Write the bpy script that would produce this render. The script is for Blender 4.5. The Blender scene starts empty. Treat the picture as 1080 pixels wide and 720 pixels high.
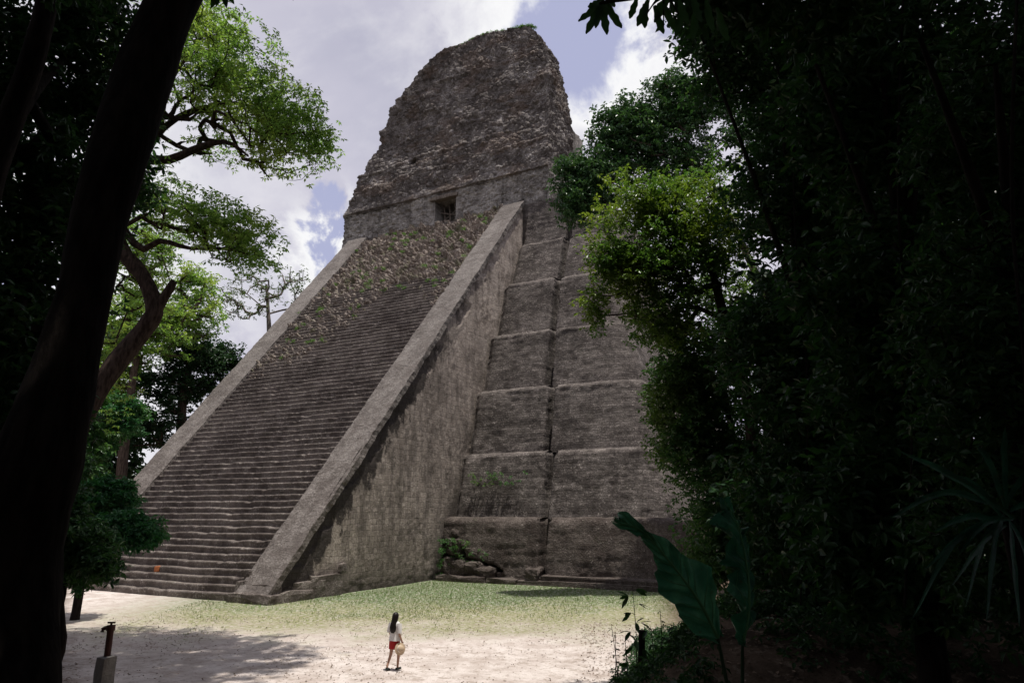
import bpy, math, random
import numpy as np
from mathutils import Vector

R = np.random.RandomState(7)
sc = bpy.context.scene
COL = sc.collection

# ------------------------------------------------------------------ frame of reference
# X along the stair facade, Y into the pyramid, Z up, metres. Camera on a bank in front.
CAM = np.array([29.29, -27.96, 4.6])
F_, CX, CY = 728.0, 540.0, 360.0
PITCH = math.atan(182 / 728.0)
RT = np.array([0.88387, 0.46774, 0.0]); FW = np.array([-0.46774, 0.88387, 0.0]); UPV = np.array([0, 0, 1.0])


def ray(px, py):
    a = (px - CX) / F_; b = -(py - CY) / F_
    cp, sp = math.cos(PITCH), math.sin(PITCH)
    return RT * a + FW * (cp - b * sp) + UPV * (sp + b * cp)


def at(px, py, w):
    d = ray(px, py)
    return CAM + d * (w / float(d @ FW))


def rw(r, w, z=0.0):
    p = CAM + RT * r + FW * w
    return np.array([p[0], p[1], z])


def on_y(px, py, y):
    d = ray(px, py); return CAM + d * ((y - CAM[1]) / d[1])


# ------------------------------------------------------------------ noise
def _h(ix, iy, iz, s=0):
    n = (ix * 374761393 + iy * 668265263 + iz * 1274126177 + s * 974634777) & 0xffffffff
    n = ((n ^ (n >> 13)) * 1274126177) & 0xffffffff
    n = (n ^ (n >> 16)) & 0xffffffff
    return n / 4294967295.0


def vnoise(P, s=0):
    P = np.asarray(P, float); i = np.floor(P).astype(np.int64); f = P - i
    f = f * f * (3 - 2 * f); o = 0
    for dx in (0, 1):
        for dy in (0, 1):
            for dz in (0, 1):
                w = (f[:, 0] if dx else 1 - f[:, 0]) * (f[:, 1] if dy else 1 - f[:, 1]) * (f[:, 2] if dz else 1 - f[:, 2])
                o = o + w * _h(i[:, 0] + dx, i[:, 1] + dy, i[:, 2] + dz, s)
    return o * 2 - 1


def fbm(P, sc_=1.0, oct=4, s=0):
    P = np.asarray(P, float) * sc_; o = 0; a = 1.0; t = 0
    for k in range(oct):
        o = o + a * vnoise(P * (2.03 ** k) + k * 17.3, s + k); t += a; a *= 0.5
    return o / t


def stones(P, sc_=1.0, s=0):
    """bulging stones: high in the middle of each cell, low in the joints; random height per cell"""
    P = np.asarray(P, float) * sc_; i = np.floor(P).astype(np.int64)
    d1 = np.full(len(P), 9.0); d2 = np.full(len(P), 9.0); hh = np.zeros(len(P))
    for dx in (-1, 0, 1):
        for dy in (-1, 0, 1):
            for dz in (-1, 0, 1):
                c = i + np.array([dx, dy, dz])
                q = np.stack([c[:, k] + _h(c[:, 0], c[:, 1], c[:, 2], s + 5 + k) for k in range(3)], 1)
                d = np.linalg.norm(P - q, axis=1)
                m = d < d1
                d2 = np.where(m, d1, np.minimum(d2, d)); hh = np.where(m, _h(c[:, 0], c[:, 1], c[:, 2], s + 9), hh); d1 = np.where(m, d, d1)
    e = np.clip((d2 - d1) * 2.2, 0, 1)
    return e ** 0.6 * (0.45 + 0.75 * hh)


def sst(x, a, b):
    t = np.clip((np.asarray(x, float) - a) / (b - a), 0, 1); return t * t * (3 - 2 * t)


# ------------------------------------------------------------------ mesh helpers
def mesh_obj(name, V, Fc, mat=None, parent=None, smooth=False, uv=False):
    """V (n,3); Fc a list of (m,k) int arrays; world coordinates are kept even when parented"""
    V = np.asarray(V, np.float32)
    if parent is not None:
        V = V - np.array(parent_loc(parent), np.float32)
    Fc = [np.asarray(f, np.int32) for f in (Fc if isinstance(Fc, list) else [Fc]) if len(f)]
    me = bpy.data.meshes.new(name)
    me.vertices.add(len(V)); me.vertices.foreach_set('co', V.ravel())
    nl = sum(f.size for f in Fc); nf = sum(len(f) for f in Fc)
    me.loops.add(nl); me.polygons.add(nf)
    me.loops.foreach_set('vertex_index', np.concatenate([f.ravel() for f in Fc]))
    tot = np.concatenate([np.full(len(f), f.shape[1], np.int32) for f in Fc])
    st = np.concatenate([[0], np.cumsum(tot)[:-1]]).astype(np.int32)
    me.polygons.foreach_set('loop_start', st)
    me.polygons.foreach_set('use_smooth', np.full(nf, bool(smooth)))
    me.update(calc_edges=True)
    if uv:
        nm = np.empty(nf * 3, np.float32); me.polygons.foreach_get('normal', nm); nm = nm.reshape(-1, 3)
        li = np.concatenate([f.ravel() for f in Fc])
        fi = np.repeat(np.arange(nf), tot)
        off = np.array(parent_loc(parent) if parent is not None else (0, 0, 0), np.float32)
        P = V[li] + off; n = np.abs(nm[fi])
        ax = np.where(n[:, 0] > 0.75, 0, np.where((n[:, 2] > 0.9), 2, 1))
        U = np.where(ax[:, None] == 0, P[:, [1, 2]], np.where(ax[:, None] == 1, P[:, [0, 2]], P[:, [0, 1]]))
        l = me.uv_layers.new(name='UVMap'); l.data.foreach_set('uv', U.astype(np.float32).ravel())
    o = bpy.data.objects.new(name, me); COL.objects.link(o)
    if mat: me.materials.append(mat)
    if parent is not None: o.parent = parent
    return o


def parent_loc(p):
    x, y, z = 0.0, 0.0, 0.0
    while p is not None:
        x += p.location[0]; y += p.location[1]; z += p.location[2]; p = p.parent
    return x, y, z


def tag(o, label, cat, group=None, kind=None):
    if label: o['label'] = label
    if cat: o['category'] = cat
    if group: o['group'] = group
    if kind: o['kind'] = kind
    return o


def thing(name, label, cat, loc=(0, 0, 0), group=None):
    o = bpy.data.objects.new(name, None); COL.objects.link(o)
    o.location = [float(v) for v in loc]
    return tag(o, label, cat, group)


def gridf(nu, nv, base=0, close_u=False):
    u = np.arange(nu if close_u else nu - 1); v = np.arange(nv - 1)
    uu, vv = np.meshgrid(u, v, indexing='ij'); un = (uu + 1) % nu
    return (base + np.stack([uu * nv + vv, un * nv + vv, un * nv + vv + 1, uu * nv + vv + 1], -1)).reshape(-1, 4)


class MB:
    def __init__(s): s.V = []; s.F = {}; s.n = 0

    def add(s, V, F):
        V = np.asarray(V, float)
        for f in (F if isinstance(F, list) else [F]):
            f = np.asarray(f, int)
            if len(f): s.F.setdefault(f.shape[1], []).append(f + s.n)
        s.V.append(V); s.n += len(V)

    def box(s, lo, hi, jit=0.0, bev=0.0):
        lo = np.array(lo, float); hi = np.array(hi, float)
        n = 5
        # rounded, slightly lumpy block from a subdivided cube
        V = []; F = []
        b = 0
        c = (lo + hi) / 2; h = (hi - lo) / 2
        for ax in range(3):
            for sg in (-1, 1):
                u = np.linspace(-1, 1, n); A, B = np.meshgrid(u, u, indexing='ij')
                P = np.zeros((n * n, 3)); P[:, ax] = sg; P[:, (ax + 1) % 3] = A.ravel(); P[:, (ax + 2) % 3] = B.ravel()
                Q = P * h
                if bev:
                    inner = np.clip(Q, -(h - bev), h - bev); d = Q - inner; L = np.linalg.norm(d, axis=1, keepdims=True)
                    Q = np.where(L > 1e-6, inner + d / np.maximum(L, 1e-6) * bev, Q)
                V.append(Q + c)
                g = gridf(n, n, b); F.append(g if sg > 0 else g[:, ::-1]); b += n * n
        V = np.concatenate(V)
        if jit: 
            V = V + np.stack([fbm(V, 2.3, 2, 3), fbm(V, 2.3, 2, 8), fbm(V, 2.3, 2, 13)], 1) * jit
        s.add(V, np.concatenate(F))

    def tube(s, P, rad, sides=6, cap=True, lump=0.0, seed=0):
        P = np.asarray(P, float); rad = np.asarray(rad, float) * np.ones(len(P))
        T = np.gradient(P, axis=0); T /= np.linalg.norm(T, axis=1, keepdims=True) + 1e-9
        up = np.array([0.31, 0.22, 0.92]) if abs(T[0][2]) < 0.9 else np.array([1, 0.1, 0.0])
        N = np.cross(T, up); N /= np.linalg.norm(N, axis=1, keepdims=True) + 1e-9
        B = np.cross(T, N)
        a = np.linspace(0, 2 * np.pi, sides, endpoint=False)
        V = P[:, None] + rad[:, None, None] * (np.cos(a)[None, :, None] * N[:, None] + np.sin(a)[None, :, None] * B[:, None])
        V = V.reshape(-1, 3)
        if lump:
            k = fbm(V, 2.5, 3, seed) * lump + 0.5 * lump * fbm(V, 9, 2, seed + 4)
            V = V + (V - np.repeat(P, sides, 0)) * k[:, None]
        m = len(P)
        ii, jj = np.meshgrid(np.arange(m - 1), np.arange(sides), indexing='ij')
        jn = (jj + 1) % sides
        F = np.stack([ii * sides + jj, ii * sides + jn, (ii + 1) * sides + jn, (ii + 1) * sides + jj], -1).reshape(-1, 4)
        s.add(V, F)
        if cap:
            for k in (0, m - 1):
                n0 = s.n; ring = V[k * sides:(k + 1) * sides]
                s.add(np.vstack([ring, P[k][None]]), np.array([[q, (q + 1) % sides, sides] for q in range(sides)]))

    def obj(s, name, mat, parent=None, smooth=False, uv=False):
        return mesh_obj(name, np.concatenate(s.V), [np.concatenate(v) for v in s.F.values()], mat, parent, smooth, uv)


def spline(P, n=24):
    P = np.asarray(P, float); m = len(P); t = np.linspace(0, m - 1, n)
    out = []
    for x in t:
        i = min(int(x), m - 2); f = x - i
        p0 = P[max(i - 1, 0)]; p1 = P[i]; p2 = P[i + 1]; p3 = P[min(i + 2, m - 1)]
        out.append(0.5 * ((2 * p1) + (-p0 + p2) * f + (2 * p0 - 5 * p1 + 4 * p2 - p3) * f * f + (-p0 + 3 * p1 - 3 * p2 + p3) * f ** 3))
    return np.array(out)


# ------------------------------------------------------------------ materials
class G:
    def __init__(s, name, disp=None):
        s.m = bpy.data.materials.new(name); s.m.use_nodes = True; s.t = s.m.node_tree; s.t.nodes.clear()

    def n(s, typ, ins=None, **kw):
        nd = s.t.nodes.new('ShaderNode' + typ)
        for k, v in kw.items(): setattr(nd, k, v)
        for k, v in (ins or {}).items(): s.set(nd.inputs[k], v)
        return nd

    def set(s, inp, v):
        if isinstance(v, bpy.types.NodeSocket): s.t.links.new(v, inp)
        elif isinstance(v, (tuple, list)) and inp.type == 'RGBA' and len(v) == 3: inp.default_value = (*v, 1)
        else: inp.default_value = v

    def math(s, op, a, b=0.0, c=0.0, clamp=False):
        nd = s.t.nodes.new('ShaderNodeMath'); nd.operation = op; nd.use_clamp = clamp
        s.set(nd.inputs[0], a); s.set(nd.inputs[1], b); s.set(nd.inputs[2], c); return nd.outputs[0]

    def mix(s, f, a, b, blend='MIX'):
        nd = s.t.nodes.new('ShaderNodeMix'); nd.data_type = 'RGBA'; nd.blend_type = blend
        s.set(nd.inputs[0], f); s.set(nd.inputs[6], a); s.set(nd.inputs[7], b); return nd.outputs[2]

    def noise(s, vec, scale, detail=4, rough=0.55, dist=0.0):
        return s.n('TexNoise', {'Vector': vec, 'Scale': scale, 'Detail': detail, 'Roughness': rough, 'Distortion': dist}).outputs['Fac']

    def step(s, x, a, b):  # smooth ramp a..b -> 0..1
        nd = s.t.nodes.new('ShaderNodeMapRange'); nd.interpolation_type = 'SMOOTHSTEP'
        s.set(nd.inputs[0], x); nd.inputs[1].default_value = a; nd.inputs[2].default_value = b; return nd.outputs[0]

    def obj_co(s): return s.n('TexCoord').outputs['Object']

    def scale(s, vec, v):
        nd = s.n('Mapping', {'Vector': vec}); nd.inputs['Scale'].default_value = v; return nd.outputs[0]

    def bump(s, h, dist, strength=1.0, normal=None):
        nd = s.n('Bump', {'Height': h, 'Distance': dist, 'Strength': strength})
        if normal is not None: s.set(nd.inputs['Normal'], normal)
        return nd.outputs[0]

    def out(s, sh): s.t.links.new(sh, s.n('OutputMaterial').inputs[0]); return s.m

    def pbr(s, col, rough=0.9, normal=None, spec=0.2, **kw):
        ins = {'Base Color': col, 'Roughness': rough, 'Specular IOR Level': spec}
        if normal is not None: ins['Normal'] = normal
        ins.update(kw)
        return s.out(s.n('BsdfPrincipled', ins).outputs[0])


def stone(name, dark, mid, light, course=(0.55, 0.26), brick=0.5, streak=0.5, patch=0.25, lich=0.35, bump=0.035, coarse=3.0, band=False, moss=0.0, mort=0.55, brown=0.0, low=0.0):
    dark, mid, light = [(q[0] * 1.0, q[1] * .985, q[2] * .965) for q in (dark, mid, light)]
    g = G(name); oc = g.obj_co(); uv = g.n('TexCoord').outputs['UV']
    nv = g.n('TexNoise', {'Vector': oc, 'Scale': 1.1, 'Detail': 3}).outputs['Color']
    wob = g.n('VectorMath', {0: nv, 1: (0.5, 0.5, 0.5)}, operation='SUBTRACT').outputs[0]
    wob = g.n('VectorMath', {0: wob, 3: 0.28}, operation='SCALE').outputs[0]
    uvw = g.n('VectorMath', {0: uv, 1: wob}, operation='ADD').outputs[0]
    br = g.n('TexBrick', {'Vector': uvw, 'Color1': (0.72, 0.70, 0.68), 'Color2': (1.12, 1.1, 1.08), 'Mortar': (mort, mort * .97, mort * .94), 'Scale': 1.0,
                          'Mortar Size': 0.016, 'Mortar Smooth': 0.6, 'Bias': 0.0, 'Brick Width': course[0], 'Row Height': course[1]})
    br.offset = 0.5; br.squash = 1.0
    big = g.noise(oc, patch, 5, 0.6); med = g.noise(oc, 1.3, 5, 0.65); fine = g.noise(oc, 9, 4, 0.7); grit = g.noise(oc, 26, 3, 0.7)
    c = g.mix(g.step(g.math('ADD', g.math('MULTIPLY', big, 0.6), g.math('MULTIPLY', med, 0.4)), 0.40, 0.60), dark, mid)
    c = g.mix(g.math('MULTIPLY', g.step(fine, 0.52, 0.66), g.step(med, 0.38, 0.62)), c, light)
    st = g.noise(g.scale(oc, (1.6, 1.6, 0.16)), 1.0, 5, 0.65, 0.4)
    c = g.mix(g.math('MULTIPLY', g.step(st, 0.50, 0.66), streak), c, tuple(v * 0.42 for v in dark))
    vo = g.n('TexVoronoi', {'Vector': oc, 'Scale': 4.2, 'Randomness': 1.0}, feature='F1')
    c = g.mix(g.math('MULTIPLY', g.step(g.math('ADD', vo.outputs['Distance'], g.math('MULTIPLY', grit, 0.35)), 0.42, 0.25), g.math('MULTIPLY', g.step(med, 0.5, 0.6), lich)), c, tuple(min(1, v * 1.45) for v in light))
    c = g.mix(g.math('MULTIPLY', g.step(grit, 0.6, 0.45), 0.42), c, tuple(v * 0.35 for v in dark))
    c = g.mix(brick, c, g.mix(1.0, c, br.outputs['Color'], 'MULTIPLY'))
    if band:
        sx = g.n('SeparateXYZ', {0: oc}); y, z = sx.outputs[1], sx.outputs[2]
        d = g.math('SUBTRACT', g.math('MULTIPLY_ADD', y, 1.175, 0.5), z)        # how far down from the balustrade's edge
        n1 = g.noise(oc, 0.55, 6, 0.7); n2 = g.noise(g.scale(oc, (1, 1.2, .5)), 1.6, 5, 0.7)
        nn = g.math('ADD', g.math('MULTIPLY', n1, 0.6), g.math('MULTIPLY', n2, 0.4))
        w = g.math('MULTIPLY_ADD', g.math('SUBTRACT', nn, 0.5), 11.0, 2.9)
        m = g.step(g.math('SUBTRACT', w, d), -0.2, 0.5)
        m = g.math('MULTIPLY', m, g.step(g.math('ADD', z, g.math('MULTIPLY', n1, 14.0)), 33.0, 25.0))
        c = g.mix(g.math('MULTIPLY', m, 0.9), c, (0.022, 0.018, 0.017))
        # darker foot of the wall and darker corner next to the terraces
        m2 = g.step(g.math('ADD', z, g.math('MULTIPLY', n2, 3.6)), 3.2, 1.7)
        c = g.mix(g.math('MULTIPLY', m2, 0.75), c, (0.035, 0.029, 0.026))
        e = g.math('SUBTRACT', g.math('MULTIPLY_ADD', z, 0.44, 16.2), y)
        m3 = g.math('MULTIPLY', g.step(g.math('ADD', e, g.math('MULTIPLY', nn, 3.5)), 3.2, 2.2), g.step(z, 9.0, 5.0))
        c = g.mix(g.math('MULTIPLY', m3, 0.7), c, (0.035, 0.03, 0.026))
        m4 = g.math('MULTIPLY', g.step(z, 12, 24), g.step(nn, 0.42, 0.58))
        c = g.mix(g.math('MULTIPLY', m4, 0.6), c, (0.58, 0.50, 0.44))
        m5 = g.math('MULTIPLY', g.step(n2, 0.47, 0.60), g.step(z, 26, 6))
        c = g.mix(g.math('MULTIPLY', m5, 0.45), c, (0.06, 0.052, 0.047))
    if brown:
        bn = g.noise(g.scale(oc, (0.8, 0.8, 1.6)), 0.28, 5, 0.65)
        c = g.mix(g.math('MULTIPLY', g.step(bn, 0.50, 0.60), brown), c, (0.21, 0.145, 0.105))
        wn = g.math('MULTIPLY', g.step(g.noise(oc, 0.45, 5, 0.7), 0.54, 0.64), g.step(fine, 0.42, 0.58))
        c = g.mix(g.math('MULTIPLY', wn, 0.7), c, tuple(min(1, v * 1.1) for v in light))
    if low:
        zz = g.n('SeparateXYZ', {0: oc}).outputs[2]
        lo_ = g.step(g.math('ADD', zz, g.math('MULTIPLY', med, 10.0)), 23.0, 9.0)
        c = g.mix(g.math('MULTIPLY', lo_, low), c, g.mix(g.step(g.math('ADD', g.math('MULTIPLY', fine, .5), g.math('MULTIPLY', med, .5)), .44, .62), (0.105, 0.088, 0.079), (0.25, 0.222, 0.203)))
    if moss:
        mo = g.math('MULTIPLY', g.step(g.noise(oc, 0.9, 4, 0.7), 0.56, 0.66), g.step(fine, 0.45, 0.6))
        c = g.mix(g.math('MULTIPLY', mo, moss), c, (0.06, 0.08, 0.03))
    h = g.math('MULTIPLY', br.outputs['Fac'], -0.5 * brick)
    h = g.math('ADD', h, g.math('MULTIPLY', g.noise(oc, coarse, 4, 0.65), 1.6))
    h = g.math('ADD', h, g.math('MULTIPLY', fine, 0.7))
    h = g.math('ADD', h, g.math('MULTIPLY', grit, 0.35))
    return g.pbr(c, 0.95, g.bump(h, bump, 1.0), 0.15)


M = {}
M['tier'] = stone('terrace stone', (0.10, 0.088, 0.083), (0.215, 0.193, 0.183), (0.50, 0.455, 0.43), (0.7, 0.2), 0.9, 0.35, 0.3, 0.7, 0.06, 3.5, moss=0.12)
M['tier_rough'] = stone('broken terrace stone', (0.09, 0.073, 0.065), (0.17, 0.145, 0.13), (0.34, 0.30, 0.275), (0.7, 0.25), 0.35, 0.35, 0.5, 0.6, 0.09, 4.5, moss=0.3)
M['flank'] = stone('stair flank stone', (0.27, 0.235, 0.21), (0.46, 0.405, 0.365), (0.62, 0.565, 0.52), (0.42, 0.36), 0.85, 0.5, 0.25, 0.4, 0.035, 4.0, band=True)
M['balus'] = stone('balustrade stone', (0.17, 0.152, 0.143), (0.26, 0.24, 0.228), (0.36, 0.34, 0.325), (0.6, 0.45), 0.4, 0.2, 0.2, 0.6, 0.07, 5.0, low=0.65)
M['step'] = stone('step stone', (0.105, 0.088, 0.08), (0.215, 0.188, 0.172), (0.50, 0.46, 0.43), (0.6, 0.8), 0.4, 0.3, 0.3, 0.3, 0.05, 5.0, moss=0.18)
M['wall'] = stone('temple wall stone', (0.26, 0.245, 0.23), (0.54, 0.52, 0.495), (0.70, 0.68, 0.66), (0.6, 0.3), 0.8, 0.5, 0.3, 0.3, 0.07, 3.0)
M['comb'] = stone('roof comb rubble', (0.13, 0.115, 0.107), (0.265, 0.242, 0.228), (0.50, 0.475, 0.455), (0.55, 0.3), 0.3, 0.4, 0.45, 0.7, 0.10, 2.6, brown=0.3)


def rubble_mat():
    g = G('earth and rubble'); oc = g.obj_co()
    a = g.noise(oc, 0.5, 4, 0.6); b = g.noise(oc, 3.2, 5, 0.7); f = g.noise(oc, 12, 3, 0.7)
    c = g.mix(g.step(a, 0.4, 0.6), (0.20, 0.16, 0.132), (0.37, 0.31, 0.265))
    c = g.mix(g.step(b, 0.45, 0.65), c, (0.55, 0.49, 0.44))
    c = g.mix(g.math('MULTIPLY', g.step(f, 0.52, 0.4), 0.8), c, (0.05, 0.036, 0.028))
    m = g.math('MULTIPLY', g.step(g.noise(g.scale(oc, (1, 1, 1)), 0.8, 5, 0.75), 0.53, 0.62), g.step(f, 0.4, 0.55))
    c = g.mix(g.math('MULTIPLY', m, 0.7), c, (0.09, 0.12, 0.03))
    h = g.math('ADD', g.math('MULTIPLY', b, 1.5), f)
    return g.pbr(c, 0.95, g.bump(h, 0.12), 0.1)


M['rubble'] = rubble_mat()
M['dark'] = G('dark interior').pbr((0.05, 0.045, 0.04), 0.95)


def wood(name, c1, c2):
    g = G(name); oc = g.obj_co()
    a = g.noise(g.scale(oc, (1, 1, .25)), 9, 4, 0.65)
    c = g.mix(g.step(a, 0.35, 0.65), c1, c2)
    return g.pbr(c, 0.95, g.bump(a, 0.03), 0.05)


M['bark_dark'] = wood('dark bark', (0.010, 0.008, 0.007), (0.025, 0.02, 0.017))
M['bark_dark2'] = wood('dark brown bark', (0.022, 0.015, 0.012), (0.06, 0.042, 0.034))
M['bark_mid'] = wood('brown bark', (0.05, 0.036, 0.028), (0.12, 0.09, 0.07))
M['bark_pale'] = wood('pale bark', (0.12, 0.10, 0.085), (0.26, 0.23, 0.20))
M['lintel'] = wood('weathered lintel wood', (0.10, 0.08, 0.065), (0.22, 0.19, 0.16))


def leafmat(name, a, b, c3=None, trans=0.35, gloss=0.35, amt=0.15, tcol=(1.25, 1.35, 0.7), spec=0.4):
    g = G(name); rnd = g.n('NewGeometry').outputs['Random Per Island']; oc = g.obj_co()
    big = g.noise(oc, 0.35, 3, 0.6)
    c = g.mix(rnd, a, b)
    if c3: c = g.mix(g.math('MULTIPLY', g.step(big, 0.45, 0.62), 0.8), c, c3)
    br = g.step(g.math('FRACT', g.math('MULTIPLY', rnd, 37.13)), 0.94, 0.97)
    c = g.mix(g.math('MULTIPLY', br, amt), c, (0.16, 0.12, 0.04))
    pb = g.n('BsdfPrincipled', {'Base Color': c, 'Roughness': gloss, 'Specular IOR Level': spec})
    tr = g.n('BsdfTranslucent', {'Color': g.mix(1.0, c, tcol, 'MULTIPLY')})
    mx = g.n('MixShader', {0: trans}); g.t.links.new(pb.outputs[0], mx.inputs[1]); g.t.links.new(tr.outputs[0], mx.inputs[2])
    return g.out(mx.outputs[0])


M['leaf_bright'] = leafmat('bright leaves', (0.10, 0.19, 0.05), (0.20, 0.32, 0.09), (0.24, 0.30, 0.08), 0.55, 0.45, tcol=(1.7, 1.75, 0.9))
M['leaf_lower'] = leafmat('fresh leaves', (0.05, 0.13, 0.04), (0.10, 0.22, 0.07), (0.12, 0.20, 0.055), 0.4, 0.5)
M['leaf_dark'] = leafmat('glossy dark leaves', (0.015, 0.045, 0.018), (0.035, 0.085, 0.03), None, 0.25, 0.45, spec=0.3)
M['leaf_glossy'] = leafmat('glinting leaves', (0.03, 0.085, 0.03), (0.07, 0.14, 0.05), None, 0.25, 0.25)
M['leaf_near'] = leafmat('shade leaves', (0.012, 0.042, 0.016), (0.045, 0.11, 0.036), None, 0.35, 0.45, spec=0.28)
M['leaf_yellow'] = leafmat('yellow green leaves', (0.05, 0.125, 0.025), (0.12, 0.22, 0.045), (0.22, 0.28, 0.04), 0.4, 0.4)
M['leaf_mid'] = leafmat('mid green leaves', (0.03, 0.10, 0.03), (0.09, 0.18, 0.055), (0.12, 0.18, 0.045), 0.4, 0.4)
M['leaf_blue'] = leafmat('deep green leaves', (0.012, 0.08, 0.03), (0.05, 0.17, 0.06), (0.09, 0.17, 0.04), 0.35, 0.45)
M['leaf_far'] = leafmat('far leaves', (0.06, 0.10, 0.035), (0.12, 0.17, 0.06), None, 0.35, 0.6)

# ------------------------------------------------------------------ camera, world, sun
cd = bpy.data.cameras.new('camera'); cam = bpy.data.objects.new('camera', cd); COL.objects.link(cam)
cam.location = CAM.tolist(); cam.rotation_euler = (math.radians(90) + PITCH, 0, math.atan2(0.46774, 0.88387))
cd.sensor_width = 36; cd.lens = F_ / 1080 * 36; cd.clip_start = 0.05; cd.clip_end = 3000
sc.camera = cam

SUN_EL = math.radians(82.5)
sdir = RT * 0.95 - FW * 0.25; sdir /= np.linalg.norm(sdir)
SUN = np.array([sdir[0] * math.cos(SUN_EL), sdir[1] * math.cos(SUN_EL), math.sin(SUN_EL)])
sl = bpy.data.lights.new('sun', 'SUN'); sl.energy = 4.9; sl.angle = math.radians(0.5); sl.color = (1.0, 0.95, 0.88)
so = bpy.data.objects.new('sun', sl); COL.objects.link(so)
so.rotation_euler = Vector(SUN.tolist()).to_track_quat('Z', 'Y').to_euler(); so.location = (0, 0, 80)


def build_world():
    w = bpy.data.worlds.new('World'); sc.world = w; w.use_nodes = True
    t = w.node_tree; t.nodes.clear()
    g = G.__new__(G); g.t = t
    sky = g.n('TexSky', sky_type='NISHITA'); sky.sun_disc = False; sky.sun_elevation = SUN_EL
    sky.sun_rotation = math.atan2(SUN[0], SUN[1]); sky.air_density = 1.0; sky.dust_density = 1.5
    d = g.n('TexCoord').outputs['Generated']
    nrm = g.n('VectorMath', {0: d}, operation='NORMALIZE').outputs[0]
    n1 = g.noise(nrm, 3.0, 7, 0.62, 0.3); n2 = g.noise(nrm, 9.0, 6, 0.6, 0.2); n3 = g.noise(g.scale(nrm, (1, 1, 1.8)), 1.6, 5, 0.55)

    def gap(px, py, rad, sq=1.0):
        v = ray(px, py); v = v / np.linalg.norm(v)
        df = g.n('VectorMath', {0: nrm, 1: tuple(float(x) for x in v)}, operation='DISTANCE').outputs['Value']
        q = g.math('ADD', df, g.math('MULTIPLY', g.math('SUBTRACT', n2, 0.5), 0.30))
        q = g.math('ADD', q, g.math('MULTIPLY', g.math('SUBTRACT', n1, 0.5), 0.24))
        return g.math('DIVIDE', q, rad)
    ga = gap(603, 42, 0.088); gb = gap(345, 262, 0.036); gc = gap(-200, 300, 0.2); gd = gap(632, 40, 0.03)
    q = g.math('MINIMUM', ga, g.math('MINIMUM', gb, gc))
    blue = g.step(q, 1.3, 0.6)
    white = g.math('MULTIPLY', g.step(q, 2.7, 1.1), g.step(n2, 0.36, 0.5))
    skyc = g.mix(0.75, sky.outputs[0], (6.0, 6.15, 8.7))
    grey = g.mix(g.step(n3, 0.35, 0.65), (5.4, 5.4, 6.7), (7.4, 7.2, 8.3))
    grey = g.mix(g.math('MULTIPLY', g.step(n1, 0.5, 0.68), 0.6), grey, (9.6, 9.5, 9.9))
    cl = g.mix(white, grey, (11.0, 11.0, 11.1))
    c = g.mix(blue, cl, skyc)
    sz = g.n('SeparateXYZ', {0: nrm}).outputs[2]
    bg = g.n('Background', {'Color': c, 'Strength': 0.088})
    t.links.new(bg.outputs[0], g.n('OutputWorld').inputs[0])


build_world()
sc.view_settings.view_transform = 'Standard'; sc.view_settings.look = 'None'
sc.view_settings.exposure = 0.0; sc.view_settings.gamma = 1.0
sc.cycles.use_denoising = True
sc.cycles.max_bounces = 6; sc.cycles.diffuse_bounces = 3; sc.cycles.glossy_bounces = 2; sc.cycles.transmission_bounces = 4
sc.cycles.caustics_reflective = False; sc.cycles.caustics_refractive = False


# ------------------------------------------------------------------ ground
def ground_z(X, Y):
    X = np.asarray(X, float); Y = np.asarray(Y, float)
    dx = X - CAM[0]; dy = Y - CAM[1]
    r = dx * RT[0] + dy * RT[1]; w = dx * FW[0] + dy * FW[1]
    P = np.stack([X, Y, 0 * X], -1).reshape(-1, 3)
    n = fbm(P, 0.35, 3, 41).reshape(X.shape); n2 = fbm(P, 2.2, 3, 43).reshape(X.shape)
    mound = 3.0 * (1 - sst(w, 3.0, 19.0)) * 1.0
    mound = np.where(w < 3, 3.0, mound)
    r0 = 0.9 + 0.42 * (w - 15) + 0.5 * n
    bank = np.clip((r - r0) * 0.75, 0, 2.8 + 0.3 * n) * sst(w, 6, 12) * (1 - sst(w, 60, 90))
    bank = bank + 0.09 * n2 * sst(bank, 0.1, 0.8)
    z = np.maximum(mound, bank) + 0.03 * n + 0.012 * n2
    return z


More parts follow.
